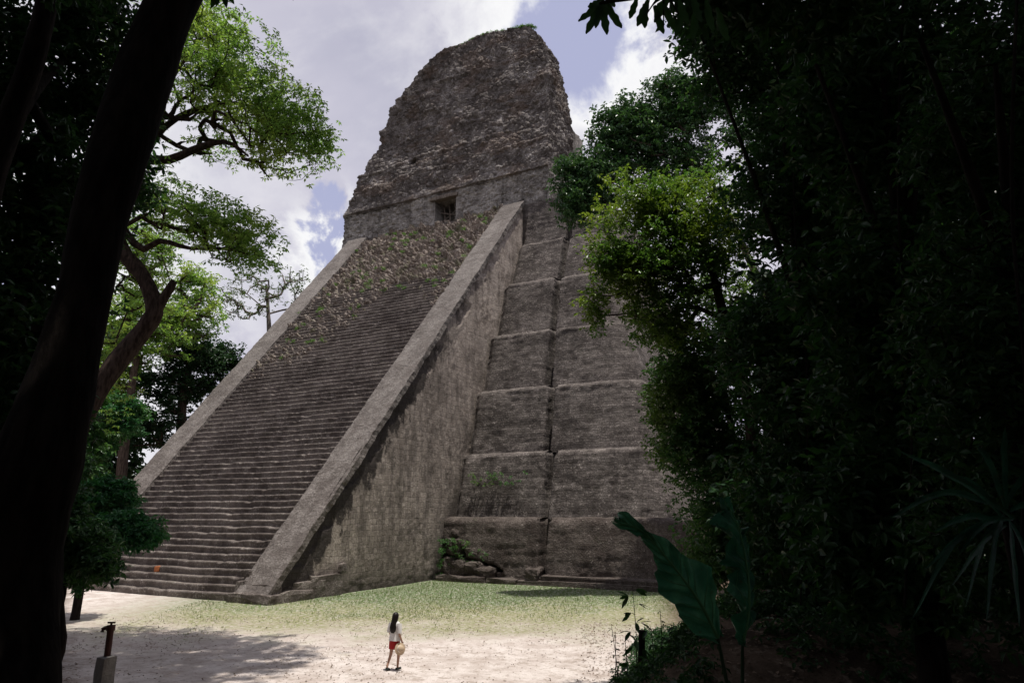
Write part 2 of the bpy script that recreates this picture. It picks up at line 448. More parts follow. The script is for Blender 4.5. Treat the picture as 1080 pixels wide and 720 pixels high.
def build_ground():
    # fine sheet near the plaza inside, coarse to the horizon: one mesh with graded spacing
    def axis(c, near, far):
        a = [0.0]; st = 0.35
        while a[-1] < near: a.append(a[-1] + st)
        while a[-1] < far: st *= 1.25; a.append(a[-1] + st)
        a = np.array(a); return np.concatenate([-a[:0:-1], a]) + c
    xs = axis(10.0, 36, 900); ys = axis(-5.0, 32, 900)
    X, Y = np.meshgrid(xs, ys, indexing='ij'); Z = ground_z(X, Y)
    V = np.stack([X, Y, Z], -1).reshape(-1, 3)
    g = G('plaza earth and grass'); oc = g.obj_co()
    sx = g.n('SeparateXYZ', {0: oc}); x, y = sx.outputs[0], sx.outputs[1]
    # distance from camera side along the plaza
    w = g.math('ADD', g.math('MULTIPLY', g.math('SUBTRACT', x, float(CAM[0])), float(FW[0])), g.math('MULTIPLY', g.math('SUBTRACT', y, float(CAM[1])), float(FW[1])))
    r = g.math('ADD', g.math('MULTIPLY', g.math('SUBTRACT', x, float(CAM[0])), float(RT[0])), g.math('MULTIPLY', g.math('SUBTRACT', y, float(CAM[1])), float(RT[1])))
    n0 = g.noise(oc, 0.22, 5, 0.6); n1 = g.noise(oc, 0.9, 5, 0.68); n2 = g.noise(oc, 5.0, 4, 0.7); n3 = g.noise(oc, 22.0, 3, 0.7)
    dirt = g.mix(g.step(n1, 0.36, 0.64), (0.465, 0.40, 0.36), (0.63, 0.57, 0.53))
    dirt = g.mix(g.math('MULTIPLY', g.step(g.noise(g.scale(oc, (1, 1, 1)), 2.0, 6, .75), 0.52, 0.62), 0.6), dirt, (0.31, 0.25, 0.205))
    dirt = g.mix(g.math('MULTIPLY', g.step(n2, 0.56, 0.64), 0.5), dirt, (0.26, 0.215, 0.175))
    dirt = g.mix(g.math('MULTIPLY', g.step(n3, 0.6, 0.7), 0.4), dirt, (0.22, 0.18, 0.14))
    # grass strip at the pyramid's foot
    k = g.math('ADD', w, g.math('MULTIPLY', g.math('SUBTRACT', n0, 0.5), 14.0))
    k = g.math('ADD', k, g.math('MULTIPLY', g.math('SUBTRACT', n1, 0.5), 7.0))
    k = g.math('ADD', k, g.math('MULTIPLY', r, 0.0))
    gm = g.math('MULTIPLY', g.step(k, 26.0, 34.0), g.step(g.math('ADD', r, g.math('MULTIPLY', n1, 6)), -20.0, -11.0))
    gcol = g.mix(g.step(g.math('ADD', k, g.math('MULTIPLY', n2, 6.0)), 36.0, 46.0), (0.215, 0.22, 0.10), (0.085, 0.145, 0.045))
    gcol = g.mix(g.math('MULTIPLY', g.step(n2, 0.54, 0.64), 0.6), gcol, (0.42, 0.36, 0.27))
    c = g.mix(g.math('MULTIPLY', gm, g.step(n2, 0.72, 0.42)), dirt, gcol)
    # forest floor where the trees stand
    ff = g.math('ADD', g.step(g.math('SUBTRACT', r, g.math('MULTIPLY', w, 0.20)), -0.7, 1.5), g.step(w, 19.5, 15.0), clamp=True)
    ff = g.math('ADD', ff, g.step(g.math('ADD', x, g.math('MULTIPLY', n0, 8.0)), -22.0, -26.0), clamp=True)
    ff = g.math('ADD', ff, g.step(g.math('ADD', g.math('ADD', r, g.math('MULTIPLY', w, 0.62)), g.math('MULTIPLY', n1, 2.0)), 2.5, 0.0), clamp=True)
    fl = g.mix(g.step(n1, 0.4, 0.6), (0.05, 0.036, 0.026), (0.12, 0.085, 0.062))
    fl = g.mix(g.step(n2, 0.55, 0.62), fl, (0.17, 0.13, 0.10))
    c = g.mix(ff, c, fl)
    h = g.math('ADD', g.math('MULTIPLY', n2, 1.0), g.math('MULTIPLY', n3, 0.5))
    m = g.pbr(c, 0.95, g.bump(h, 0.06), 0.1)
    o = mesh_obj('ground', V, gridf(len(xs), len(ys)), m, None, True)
    tag(o, 'pale pinkish dirt plaza with a thin strip of grass', None, kind='structure')


build_ground()

# ------------------------------------------------------------------ the pyramid
pyr = thing('stepped_pyramid', 'tall grey stone pyramid temple with a long ruined staircase and weathered roof comb', 'pyramid', (0, 0, 0))
KS, CS = 1.175, 0.5  # slope plane of the balustrades: Z = CS + KS*Y

TZ = [-0.4, 4.3, 9.15, 14.5, 19.8, 25.3, 30.3, 34.95]
YB = [16.1, 17.7, 19.75, 21.9, 24.3, 26.9, 29.2]
YT = [16.9, 18.95, 20.95, 23.2, 25.75, 28.7, 30.1]
XG = [7.7, 7.35, 6.6, 5.8, 5.15, 4.85, 4.8]
XF = [16.2, 14.2, 12.6, 10.9, 9.2, 7.8, 6.7]


def tier(k):
    z0, z1 = TZ[k], TZ[k + 1]; rr = 2.6; gx = XG[k]
    ds = 0.12
    # plan path: list of (x, y_off, nx, ny)
    xs = np.arange(-1.2, gx - 0.001, ds); path = []
    for x in xs:
        yo = 0.0
        if k >= 1: yo = 0.55 * (1 - sst(x, -0.15, 0.55))
        path.append((x, yo, 0, -1))
    path.append((gx, 0.02, 0.3, -0.9))
    for t in (0.10, 0.35, 0.9): path.append((gx + 0.03, t, 1, 0))
    for x in (gx + 0.12, gx + 0.3, gx + .46): path.append((x, 1.5, 0, -1))
    for t in (1.0, 0.6, 0.35): path.append((gx + 0.55, t, -1, 0))
    g2 = 0.30
    for x in np.arange(gx + 0.59, XF[k] - 0.001, ds): path.append((x, g2, 0, -1))
    for a in np.linspace(0, math.pi / 2, 26):
        path.append((XF[k] + rr * math.sin(a), g2 + rr * (1 - math.cos(a)), math.sin(a), -math.cos(a)))
    for y in np.arange(0.3, 50 - YB[k] - rr, 0.5): path.append((XF[k] + rr, g2 + rr + y, 1, 0))
    path = np.array(path)
    nv = int((z1 - z0) / 0.13) + 1; v = np.linspace(0, 1, nv)
    bat = YT[k] - YB[k]
    nx = np.where((path[:, 0] < XF[k])[:, None], 0, path[:, 2:3]); ny = np.where((path[:, 0] < XF[k])[:, None], -1, path[:, 3:4])
    # profile: wall + crumbled rim + ledge
    Vx = path[:, 0:1] - nx * bat * v[None]; Vy = YB[k] + path[:, 1:2] - ny * bat * v[None]; Vz = z0 + (z1 - z0) * v[None] + 0 * Vx
    ins = [0.25, 0.35, 0.6, 1.3, 2.4]
    Vx = np.concatenate([Vx] + [path[:, 0:1] - nx * (bat + i) for i in ins], 1)
    Vy = np.concatenate([Vy] + [YB[k] + path[:, 1:2] - ny * (bat + i) for i in ins], 1)
    Vz = np.concatenate([Vz] + [z1 + 0.05 + 0.03 * j + 0 * path[:, 0:1] for j in range(len(ins))], 1)
    V = np.stack([Vx, Vy, Vz], -1).reshape(-1, 3)
    NN = np.repeat(np.concatenate([path[:, 2:4], 0 * path[:, :1]], 1)[:, None], Vx.shape[1], 1).reshape(-1, 3)
    vv = np.repeat(np.concatenate([v, np.ones(len(ins))])[None], len(path), 0).reshape(-1)
    d = 0.10 * fbm(V, 0.5, 4, 60 + k) + 0.035 * fbm(V, 3.0, 3, 70 + k)
    rough = sst(fbm(V, 0.45, 3, 80 + k), 0.0, 0.4) * (1.0 if k < 2 else 0.4)
    d = d + 0.09 * rough * (stones(V, 2.4, 11 + k) - 0.5)
    # horizontal courses
    row = np.floor((V[:, 2] - z0) / 0.2).astype(np.int64)
    d = d + 0.035 * (_h(row, row * 0 + k, (V[:, 0] / 1.7).astype(np.int64), 3) - 0.5)
    # eroded upper rim
    d = d + 0.035 * (vv > 0.945) * (1 - sst(fbm(V, .8, 2, 88 + k), .1, .3))
    rim = sst(vv, 0.86, 1.0) * np.clip(fbm(V, 1.1, 3, 90 + k) - .1, 0, 1) * 0.45
    rim = rim + 0.20 * sst(vv, 1 - 0.26 / (z1 - z0), 1.0)          # worn, rounded arris
    V = V + NN * (d - rim)[:, None]; V[:, 2] += 0.08 * fbm(V, 0.8, 3, 95 + k) * sst(vv, 0.5, 1)
    if k == 0:  # broken lower left corner: core masonry exposed
        hole = sst(5.2 - V[:, 0] + 1.2 * fbm(V, 1.2, 3, 99), 0, 0.8) * sst(2.9 - 0.42 * V[:, 0] + 0.7 * fbm(V, 0.9, 3, 98) - V[:, 2], 0, 0.4)
        V[:, 1] += hole * 1.1 * (vv < 0.95)
    mesh_obj('terrace', V, gridf(len(path), Vx.shape[1]), M['tier_rough'] if k == 0 else M['tier'], pyr, True, True)


for k in range(7): tier(k)


def inner_core():
    # solid behind the terraces, the hidden left side and the back
    m = MB()
    for k in range(7):
        x1 = XF[k] + 1.2; inn = 2.0
        m.box((-21.0 - (0 if k > 5 else .0), YB[k] + inn + 1.0, TZ[k]), (x1, 50 - k * 1.5, TZ[k + 1] - 0.04))
    m.box((-21.2, 30.0, 30.0), (5.8, 44, 35.2))
    m.obj('core', M['tier'], pyr, False, True)


inner_core()


def flank(x, sgn, y1, mat):
    ny = 210; nz = 220
    y = np.linspace(0.35, y1, ny); zt = CS + KS * y - 0.03
    t = np.linspace(0, 1, nz)
    Y = np.repeat(y[:, None], nz, 1); Z = -0.5 + (zt[:, None] + 0.5) * t[None]
    V = np.stack([np.full_like(Y, 0.0), Y, Z], -1).reshape(-1, 3)
    d = 0.07 * fbm(V, 0.25, 3, 21) + 0.014 * (stones(V, 2.1, 5) - 0.5) + 0.05 * sst(fbm(V, .3, 3, 25), 0.15, 0.45) * (stones(V, 1.8, 6) - 0.6)
    dd = (CS + KS * V[:, 1] - V[:, 2])
    und = 0.16 * sst(fbm(V, 0.7, 4, 27) * 2.2 + 1.6 - dd, 0, 0.5)        # the facing has fallen just under the coping
    keep = sst(dd, 0.0, 0.05)
    V[:, 0] = x + sgn * (d * keep - 0.14 * keep - und * keep)
    F = gridf(ny, nz)
    if sgn < 0: F = F[:, ::-1]
    return mesh_obj('flank_wall', V, F, mat, pyr, True, True)


flank(0.0, 1, 31.0, M['flank'])
flank(-20.9, -1, 31.0, M['flank'])


def balustrade(xo0, xo1, xi0, xi1, y0, yend, seed, kerb):
    n = 260; y = np.linspace(y0, yend, n); t = (y - 0) / 30.0
    xo = xo0 + (xo1 - xo0) * t; xi = xi0 + (xi1 - xi0) * t
    prof = []  # across: inner lower, inner upper, ..., outer upper, outer lower
    nu = 16
    V = np.zeros((n, nu + 4, 3))
    for j in range(nu):
        f = j / (nu - 1); V[:, j + 2, 0] = xi + (xo - xi) * f; V[:, j + 2, 1] = y; V[:, j + 2, 2] = CS + KS * y
    nrm = np.array([0, -KS, 1.0]) / math.hypot(1, KS)
    for j, (src, dn) in ((1, (2, .12)), (0, (2, 1.2)), (nu + 2, (nu + 1, .12)), (nu + 3, (nu + 1, .42))):
        V[:, j] = V[:, src] - nrm * dn
    P = V.reshape(-1, 3).copy()
    d = 0.07 * fbm(P, 0.5, 3, seed) + 0.035 * fbm(P, 2.6, 3, seed + 1) + 0.02 * (stones(P, 3.5, seed) - .5)
    P = P + nrm * d[:, None]
    P[:, 0] += 0.10 * fbm(P, 0.9, 4, seed + 2) + 0.06 * fbm(P, 3.5, 2, seed + 3)
    return mesh_obj('balustrade', P, gridf(n, nu + 4), M['balus'], pyr, False, True)


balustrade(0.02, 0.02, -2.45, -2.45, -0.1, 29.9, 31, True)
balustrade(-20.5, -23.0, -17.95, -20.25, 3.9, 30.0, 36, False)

# kerb blocks at the foot of the right balustrade
m = MB()
m.box((-2.75, -0.3, -0.3), (0.35, 1.0, 0.50), 0.12, 0.12)
m.box((-2.3, 0.3, 0.1), (-0.05, 1.0, 0.95), 0.06, 0.1)
m.box((-2.85, 0.25, -0.2), (-2.2, 1.15, 1.05), 0.10, 0.1)
m.box((-2.7, 0.65, 0.9), (-2.25, 1.4, 1.55), 0.08, 0.08)
m.box((-0.1, 0.7, -0.3), (0.34, 3.1, 0.55), 0.12, 0.1)
m.box((-0.1, 1.8, -0.3), (0.24, 4.0, 0.95), 0.1, 0.1)
m.box((-0.1, 2.9, -0.3), (0.22, 5.6, 1.2), 0.1, 0.08)
m.box((-0.1, 5.3, 1.2), (0.2, 5.9, 1.75), 0.08, 0.08)
m.obj('kerb', M['step'], pyr, False, True)

# the staircase: a part, each restored step a sub-part
NB = 90
stair = bpy.data.objects.new('staircase', None); COL.objects.link(stair); stair.parent = pyr
RIS = 35.0 / NB; TRD = RIS / KS


def xl(z): return -17.95 - 2.3 * (z / 35.0)


for i in range(66):
    z1 = RIS * (i + 1); z0 = z1 - RIS; yb = 0.02 + TRD * i
    xa = xl(z0) - 0.15 if i > 12 else -20.3; xb = -2.3 if i > 2 else -2.75
    nx = 110; x = np.linspace(xa, xb, nx)
    P0 = np.stack([x, x * 0 + yb, x * 0 + z1], 1)
    sag = 0.035 * fbm(P0 * [1, 0, 0] + [0, i * .35, 0], 0.25, 3, 140)
    jy = 0.05 * fbm(P0 * [1, 1, 1] + [0, i * 3.7, 0], 1.3, 3, 130); jz = 0.035 * fbm(P0 + [0, i * 2.9, 0], 1.7, 3, 131) - 0.07 * sst(fbm(P0 + [0, i * 1.9, 5], 0.9, 3, 133), 0.25, 0.45)
    blk = np.floor(x / 0.62 + i * 0.37).astype(np.int64); jz = jz + 0.03 * (_h(blk, blk * 0 + i, blk * 0, 4) - 0.5); jy = jy + 0.05 * (_h(blk, blk * 0 + i, blk * 0, 5) - 0.5)
    wave = 0.06 * fbm(np.stack([x, x * 0 + i * .12, x * 0], 1), 0.28, 2, 150)
    prof = [(0.03, -RIS - 0.12, 0.3), (0.02, -RIS * .55, .6), (0.0, -0.07, 1), (0.02, -0.02, 1), (0.06, 0.0, 1), (TRD * .6, 0.015, .8), (TRD + 0.25, 0.02, .5)]
    V = np.zeros((nx, len(prof), 3))
    for j, (py_, pz_, kf) in enumerate(prof):
        V[:, j, 0] = x; V[:, j, 1] = yb + py_ + jy * kf + wave * 0.7; V[:, j, 2] = z1 + pz_ + (jz + sag) * kf + wave * 0.7
    mesh_obj('step', V.reshape(-1, 3), gridf(nx, len(prof)), M['step'], stair, False, True)


def rubble_slope():
    nx, ns = 180, 300
    bx = [-21, -19.5, -18.2, -15.4, -12.6, -11.0, -10.2, -8.8, -5.5, -3.7, -2.4]; bz = [13.2, 14.2, 15.3, 16.3, 18.4, 21.4, 24.2, 25.3, 23.6, 21.6, 20.3]
    y = np.linspace(11.5, 30.1, ns); x = np.linspace(0, 1, nx)
    X = np.zeros((nx, ns)); Y = np.repeat(y[None], nx, 0); Z = 0.08 + KS * Y
    X = (xl(Z) + 0.0) + ((-2.3) - xl(Z)) * x[:, None]
    P = np.stack([X, Y, Z], -1).reshape(-1, 3)
    zb = np.interp(P[:, 0], bx, bz) + 0.45 * fbm(P, 1.2, 3, 201)
    up = sst(P[:, 2] - zb, -0.1, 0.5)
    d = -0.95 + 0.90 * up + up * (0.62 * (stones(P, 1.5, 3) - 0.5) + 0.30 * fbm(P, 1.0, 4, 203) + 0.24 * (stones(P, 3.6, 4) - 0.4))
    # remains of the steps: faint benches
    d = d + up * 0.10 * np.sin(P[:, 2] / RIS * 2 * np.pi + 2.5 * fbm(P, .6, 2, 204))
    nrm = np.array([0, -KS, 1.0]) / math.hypot(1, KS)
    mesh_obj('rubble_fill', P + nrm * d[:, None], gridf(nx, ns), M['rubble'], stair, False)


rubble_slope()

# low plinth and fallen core blocks at the broken corner of the lowest terrace
m = MB()
m.box((0.25, 15.2, -0.4), (4.2, 17.5, 0.42), 0.16, 0.1); m.box((4.3, 15.35, -0.4), (6.6, 17.5, 0.36), 0.14, 0.1)
m.box((6.5, 15.5, -0.4), (19.0, 17.2, 0.30), 0.12, 0.08); m.box((8.2, 15.8, 0.2), (18.8, 17.2, 0.62), 0.10, 0.08)
m.obj('plinth', M['tier_rough'], pyr, False, True)
m = MB()
for lo, hi in (((0.2, 15.9, .3), (1.2, 17.6, 1.6)), ((1.1, 15.85, .3), (2.3, 17.6, 1.45)), ((2.2, 15.8, .3), (3.5, 17.6, 1.3)), ((3.3, 15.6, .25), (4.5, 17.4, .95)), ((0.3, 16.3, 1.7), (1.5, 17.8, 2.9)),
               ((1.9, 16.4, 1.5), (3.3, 17.8, 2.2)), ((0.5, 16.5, 2.9), (1.2, 17.9, 3.5)), ((7.1, 15.6, .2), (8.1, 17.2, 1.1)), ((4.6, 16.3, .3), (7.0, 17.6, .75))):
    m.box(lo, hi, 0.22, 0.2)
m.obj('core_block', M['tier_rough'], pyr, False, True)


# the temple wall with its doorway and the roof comb
ZC = 39.0
XLz = ([35, 38.9, 39.4, 41.0, 41.4, 44.0, 44.4, 46.8, 47.3, 50.3, 50.7, 53.0, 53.5, 55.6, 56.0, 57.4, 58.5], [-24.2, -24.3, -24.0, -23.6, -23.0, -22.5, -22.0, -21.5, -20.9, -20.4, -19.8, -19.2, -18.4, -17.3, -16.5, -15.2, -13.9])
XRz = ([35, 44, 50, 53, 55, 57, 58.5], [2.6, 2.5, 2.3, 2.1, 1.7, 0.9, -0.4])
YFz = ([35, 39, 39.01, 44, 44.4, 50, 50.5, 58.5], [30.25, 30.35, 30.12, 30.75, 30.95, 31.5, 31.7, 32.4])
YBz = ([35, 46.5, 47.5, 51, 58.5], [38.5, 38.3, 36.8, 36.3, 34.5])


def section(z, step):
    xa, xb = np.interp(z, *XLz), np.interp(z, *XRz); ya, yb = np.interp(z, *YFz), np.interp(z, *YBz)
    return xa, xb, ya, yb


def ring_uv(n_front, n_side, n_back):
    """unit square perimeter with outward normals: front (left to right), right side, back, left side"""
    pts = []
    for i in range(n_front): t = i / n_front; pts.append((t, 0, 0, -1))
    for i in range(n_side): t = i / n_side; pts.append((1, t, 1, 0))
    for i in range(n_back): t = i / n_back; pts.append((1 - t, 1, 0, 1))
    for i in range(n_side): t = i / n_side; pts.append((0, 1 - t, -1, 0))
    return np.array(pts)


def comb():
    pts = ring_uv(250, 70, 50, )
    zs = np.arange(38.9, 58.5, 0.10); nz = len(zs)
    V = np.zeros((len(pts), nz, 3)); NN = np.zeros_like(V)
    for j, z in enumerate(zs):
        xa, xb, ya, yb = section(z, 0)
        V[:, j, 0] = xa + (xb - xa) * pts[:, 0]; V[:, j, 1] = ya + (yb - ya) * pts[:, 1]; V[:, j, 2] = z
    # round the vertical edges
    cx = 0.5; k = np.minimum(pts[:, 0], 1 - pts[:, 0]); l = np.minimum(pts[:, 1], 1 - pts[:, 1])
    nn = np.stack([np.where(pts[:, 0] < .5, -1, 1) * np.exp(-k * 40), np.where(pts[:, 1] < .5, -1, 1) * np.exp(-l * 12)], 1)
    nn = nn / np.linalg.norm(nn, axis=1, keepdims=True)
    NN[:, :, :2] = nn[:, None]
    P = V.reshape(-1, 3); N = NN.reshape(-1, 3)
    t = np.clip((P[:, 2] - 39) / 19.5, 0, 1)
    d = 0.9 * fbm(P, 0.17, 3, 301) * sst(P[:, 2], 39, 43) + 0.34 * fbm(P, 0.7, 4, 302) + 0.24 * (stones(P, 1.4, 31) - 0.5) + 0.13 * (stones(P, 3.1, 32) - 0.5)
    # courses that still stand out, and horizontal ledges
    for zc, a in ((42.4, .25), (44.6, .35), (47.6, .2), (50.6, .25), (54.2, .2)):
        q = P[:, 2] - zc - 0.8 * fbm(P * [1, 1, 0], 0.15, 3, 310)
        d += a * sst(q, -0.5, 0.0) * (1 - sst(q, 0.0, 0.25)) * (0.5 + fbm(P, .5, 2, 312))
    low = 1 - sst(P[:, 2], 39.5, 40.2)
    d = d * (1 - 0.55 * low) + 0.08 * low * (0.4 + sst(fbm(P * [1, .3, 0], .35, 3, 315), -.2, .2))
    # a projecting centre bay that has half fallen
    h = on_y(434, 170, 31.0)
    hole = np.exp(-((np.abs(P[:, 0] - h[0]) / 0.42) ** 6 + (np.abs(P[:, 2] - h[2]) / 0.42) ** 6)) * (P[:, 1] < 33)
    Q = P + N * (d * (1 - hole))[:, None]; Q[:, 1] += 1.8 * hole
    # top outline
    tx = [-14.5, -13.2, -11.5, -9.0, -7.0, -4.5, -2.0, 0.0, 2.5]; tz = [-0.4, 0.15, 0.7, 0.95, 1.1, 0.75, 0.35, -0.2, -1.0]
    Q[:, 2] += np.interp(P[:, 0], tx, tz) * t ** 4 + 0.15 * fbm(P, 1.0, 3, 320) * t ** 3
    nV = len(Q)
    F = gridf(len(pts), nz, 0, True)
    # cap
    top = Q.reshape(len(pts), nz, 3)[:, -1]
    rings = [top]
    cxy = np.stack([top[:, 0] * 0.92 - 0.6, 0.25 * top[:, 1] + 0.75 * 33.6, top[:, 2] + 0.25], 1)
    for s in (0.35, 0.7, 1.0):
        rr = top * (1 - s) + cxy * s; rr[:, 2] += 0.15 * fbm(rr, 1.5, 3, 5) + .25 * math.sin(s * 2); rings.append(rr)
    C = np.stack(rings, 1); base = nV
    F2 = gridf(len(pts), len(rings), base, True)
    mesh_obj('roof_comb', np.vstack([Q, C.reshape(-1, 3)]), [F, F2], M['comb'], pyr, False, True)
    # rear spine wall that stands a little proud on the right
    m = MB()
    m.box((-22.3, 37.4, 35), (2.95, 39.3, 46.6), 0.35, 0.15)
    m.obj('rear_wall', M['wall'], pyr, False, True)


comb()


def temple_wall():
    pts = ring_uv(260, 50, 40); zs = np.arange(34.6, 39.05, 0.11)
    V = np.zeros((len(pts), len(zs), 3)); N = np.zeros_like(V)
    for j, z in enumerate(zs):
        xa, xb, ya, yb = section(min(z, 38.95), 0)
        V[:, j, 0] = xa + (xb - xa) * pts[:, 0]; V[:, j, 1] = ya + (yb - ya) * pts[:, 1]; V[:, j, 2] = z
    N[:, :, :2] = pts[:, None, 2:4]
    P = V.reshape(-1, 3); NN = N.reshape(-1, 3)
    d = 0.30 * fbm(P, 0.4, 4, 401) + 0.22 * (stones(P, 1.7, 41) - 0.5) + 0.12 * (stones(P, 3.2, 43) - 0.5) + 0.05 * fbm(P, 3, 3, 402) + 0.12 * sst(P[:, 2], 38.2, 38.5) * (fbm(P, .4, 2, 8) + .3)
    Q = P + NN * d[:, None]
    F = gridf(len(pts), len(zs), 0, True)
    c = P[F].mean(1)
    dx0, dx1, dz1 = -11.25, -8.45, 38.3
    keep = ~((c[:, 0] > dx0) & (c[:, 0] < dx1) & (c[:, 2] < dz1) & (c[:, 1] < 31))
    w = mesh_obj('temple_wall', Q, F[keep], M['wall'], pyr, False, True)
    dr = bpy.data.objects.new('doorway', None); COL.objects.link(dr); dr.parent = pyr
    m = MB()  # room behind the doorway: back, two jambs, ceiling
    m.box((dx0 - 0.45, 30.35, 34.6), (dx0 + 0.02, 33.4, 38.4), 0.05, .03); m.box((dx1 - 0.02, 30.35, 34.6), (dx1 + 0.45, 33.4, 38.4), 0.05, .03)
    m.box((dx0, 33.3, 34.6), (dx1, 33.6, 38.4)); m.box((dx0 - .2, 30.5, 38.26), (dx1 + .2, 33.4, 38.6))
    m.obj('jamb', M['wall'], dr, False, True)
    m = MB(); m.box((dx0 - 0.5, 30.02, 38.2), (dx1 + 0.3, 30.8, 38.6), 0.05, 0.05)
    m.obj('lintel', M['lintel'], dr)
    m = MB()
    for t in np.linspace(dx0 + .35, dx1 - .3, 4):
        m.tube([(t, 31.4, 34.8), (t + .25, 31.6, 36.5), (t - .1, 31.8, 38.3)], .09, 6)
    m.tube([(dx0, 31.6, 37.3), (dx1, 31.5, 36.4)], .1, 6); m.tube([(dx0, 31.6, 36.0), (dx1, 31.5, 37.6)], .08, 6)
    m.obj('wooden_prop', M['lintel'], dr)


temple_wall()


# ------------------------------------------------------------------ plants
def leaf_mesh(C, T, N, L, W, kind='tri', fold=0.25, droop=0.2):
    """leaf per row: base C, direction T, normal N, length L, width W"""
    n = len(C); T = T / (np.linalg.norm(T, axis=1, keepdims=True) + 1e-9)
    B = np.cross(N, T); B /= np.linalg.norm(B, axis=1, keepdims=True) + 1e-9
    N = np.cross(T, B)
    if kind == 'tri': tp = [(0, 0, 0), (.45, .5, 1), (1, 0, 0), (.45, -.5, 1)]; fc = [(0, 1, 2), (0, 2, 3)]
    else: tp = [(0, 0, 0), (.22, .33, 1), (.58, .45, 1), (.85, .2, .5), (1.0, 0, 0), (.85, -.2, .5), (.58, -.45, 1), (.22, -.33, 1), (.5, 0, 0)]; fc = None
    k = len(tp); V = np.zeros((n, k, 3))
    L = np.asarray(L)[:, None]; W = np.asarray(W)[:, None]
    for j, (u, v, h) in enumerate(tp):
        V[:, j] = C + T * u * L + B * v * W + N * (h * fold * W * 0.5 - droop * L * u * u)
    b = (np.arange(n) * k)[:, None]
    if kind == 'tri': F = [np.concatenate([b + np.array(f)[None] for f in fc], 0)]
    else: F = [np.concatenate([b + np.array(f)[None] for f in ((0, 8, 2, 1), (8, 4, 3, 2), (0, 7, 6, 8), (8, 6, 5, 4))], 0)]
    return V.reshape(-1, 3), F


def clump_leaves(C, rad, per, whorl, L, W, up=0.6, kind='tri', flat=0.6, rs=R, droop=0.25):
    """C clump centres (n,3); whorls of leaves scattered in a flattened ball round each"""
    n = len(C); k = max(1, per // whorl)
    S = rs.normal(size=(n, k, 3)); S /= np.linalg.norm(S, axis=2, keepdims=True); S *= (rs.rand(n, k, 1) ** 0.5)
    S[:, :, 2] *= flat
    rad = np.broadcast_to(np.asarray(rad, float), (n,))
    S = C[:, None] + S * rad[:, None, None]
    S = S.reshape(-1, 3); m = len(S)
    A = rs.rand(m, 1) * 6.28 + np.arange(whorl)[None] * 6.283 / whorl + rs.normal(size=(m, whorl)) * 0.35
    ax = np.stack([rs.normal(size=m) * .5, rs.normal(size=m) * .5, np.full(m, 1.0)], 1); ax /= np.linalg.norm(ax, axis=1, keepdims=True)
    e1 = np.cross(ax, [0.3, 1, 0.1]); e1 /= np.linalg.norm(e1, axis=1, keepdims=True); e2 = np.cross(ax, e1)
    T = np.cos(A)[..., None] * e1[:, None] + np.sin(A)[..., None] * e2[:, None] + rs.normal(size=(m, whorl, 3)) * 0.25 - np.array([0, 0, .25])
    T = T.reshape(-1, 3)
    N = np.array([0, 0, up]) + rs.normal(size=T.shape) * 0.55 + np.repeat(ax, whorl, 0) * 0.4
    Cc = np.repeat(S, whorl, 0) + T * 0.12 * L
    sc_ = 0.65 + 0.7 * rs.rand(len(T))
    return leaf_mesh(Cc, T, N, L * sc_, W * sc_, kind, 0.3, droop)


def ell(cx, cy, w, rx, ry, rd, n, hollow=0.45, rs=R):
    """n points in an ellipsoid whose centre is at picture place cx,cy, w metres off, radii given at that distance"""
    c = at(cx, cy, w); s = w / F_
    D = rs.normal(size=(n, 3)); D /= np.linalg.norm(D, axis=1, keepdims=True)
    D *= (hollow + (1 - hollow) * rs.rand(n, 1)) ** 0.7
    return c + D[:, :1] * rx * s * RT + D[:, 1:2] * rd * FW + D[:, 2:] * ry * s * UPV


def skeleton(mb, trunk, rads, C, tip=0.012, rs=R, pw=0.46, bend=0.12, maxr=9, start=0.35, sides=5):
    """trunk polyline, then greedily hang every clump centre onto the nearest node"""
    tr = spline(trunk, 22); rr = np.interp(np.linspace(0, 1, 22), np.linspace(0, 1, len(rads)), rads)
    mb.tube(tr, rr, 12, True, 0.16, int(rs.randint(1000)))
    nodes = [p for p in tr[int(22 * start):]]; par = [-1] * len(nodes); cnt = [0] * len(nodes)
    base = len(nodes); top = tr[-1]
    order = np.argsort(np.min(np.linalg.norm(C[:, None] - np.array(nodes)[None], axis=2), axis=1))
    idx = []
    for i in order:
        A = np.array(nodes); d = np.linalg.norm(A - C[i], axis=1)
        pen = np.maximum(0, A[:, 2] - C[i][2]) * 0.6
        j = int(np.argmin(d + pen)); q = nodes[j]; L = d[j]
        if L > 1.6:  # long reach: put intermediate nodes so later ones can fork off
            k = int(L / 1.2); prev = j
            for s in range(1, k):
                f = s / k; p = q + (C[i] - q) * f + np.array([0, 0, 0.10 * L * math.sin(f * 3.14)]) + rs.normal(size=3) * bend * min(1, L * .3)
                nodes.append(p); par.append(prev); cnt.append(0); prev = len(nodes) - 1
            nodes.append(C[i]); par.append(prev); cnt.append(0)
        else:
            nodes.append(C[i]); par.append(j); cnt.append(0)
        k = len(nodes) - 1
        while k >= base: cnt[k] += 1; k = par[k]
    lim = float(np.interp(0.6, np.linspace(0, 1, len(rads)), rads))
    for k in range(base, len(nodes)):
        r1 = min(lim, tip * max(1, cnt[k]) ** pw); p = par[k]; r0 = min(lim, max(r1, tip * max(1, cnt[p]) ** pw if p >= base else r1 * 1.2))
        mid = (nodes[p] + nodes[k]) / 2 + rs.normal(size=3) * 0.06 * np.linalg.norm(nodes[p] - nodes[k])
        mb.tube([nodes[p], mid, nodes[k]], [r0, (r0 + r1) / 2, r1], sides, False)


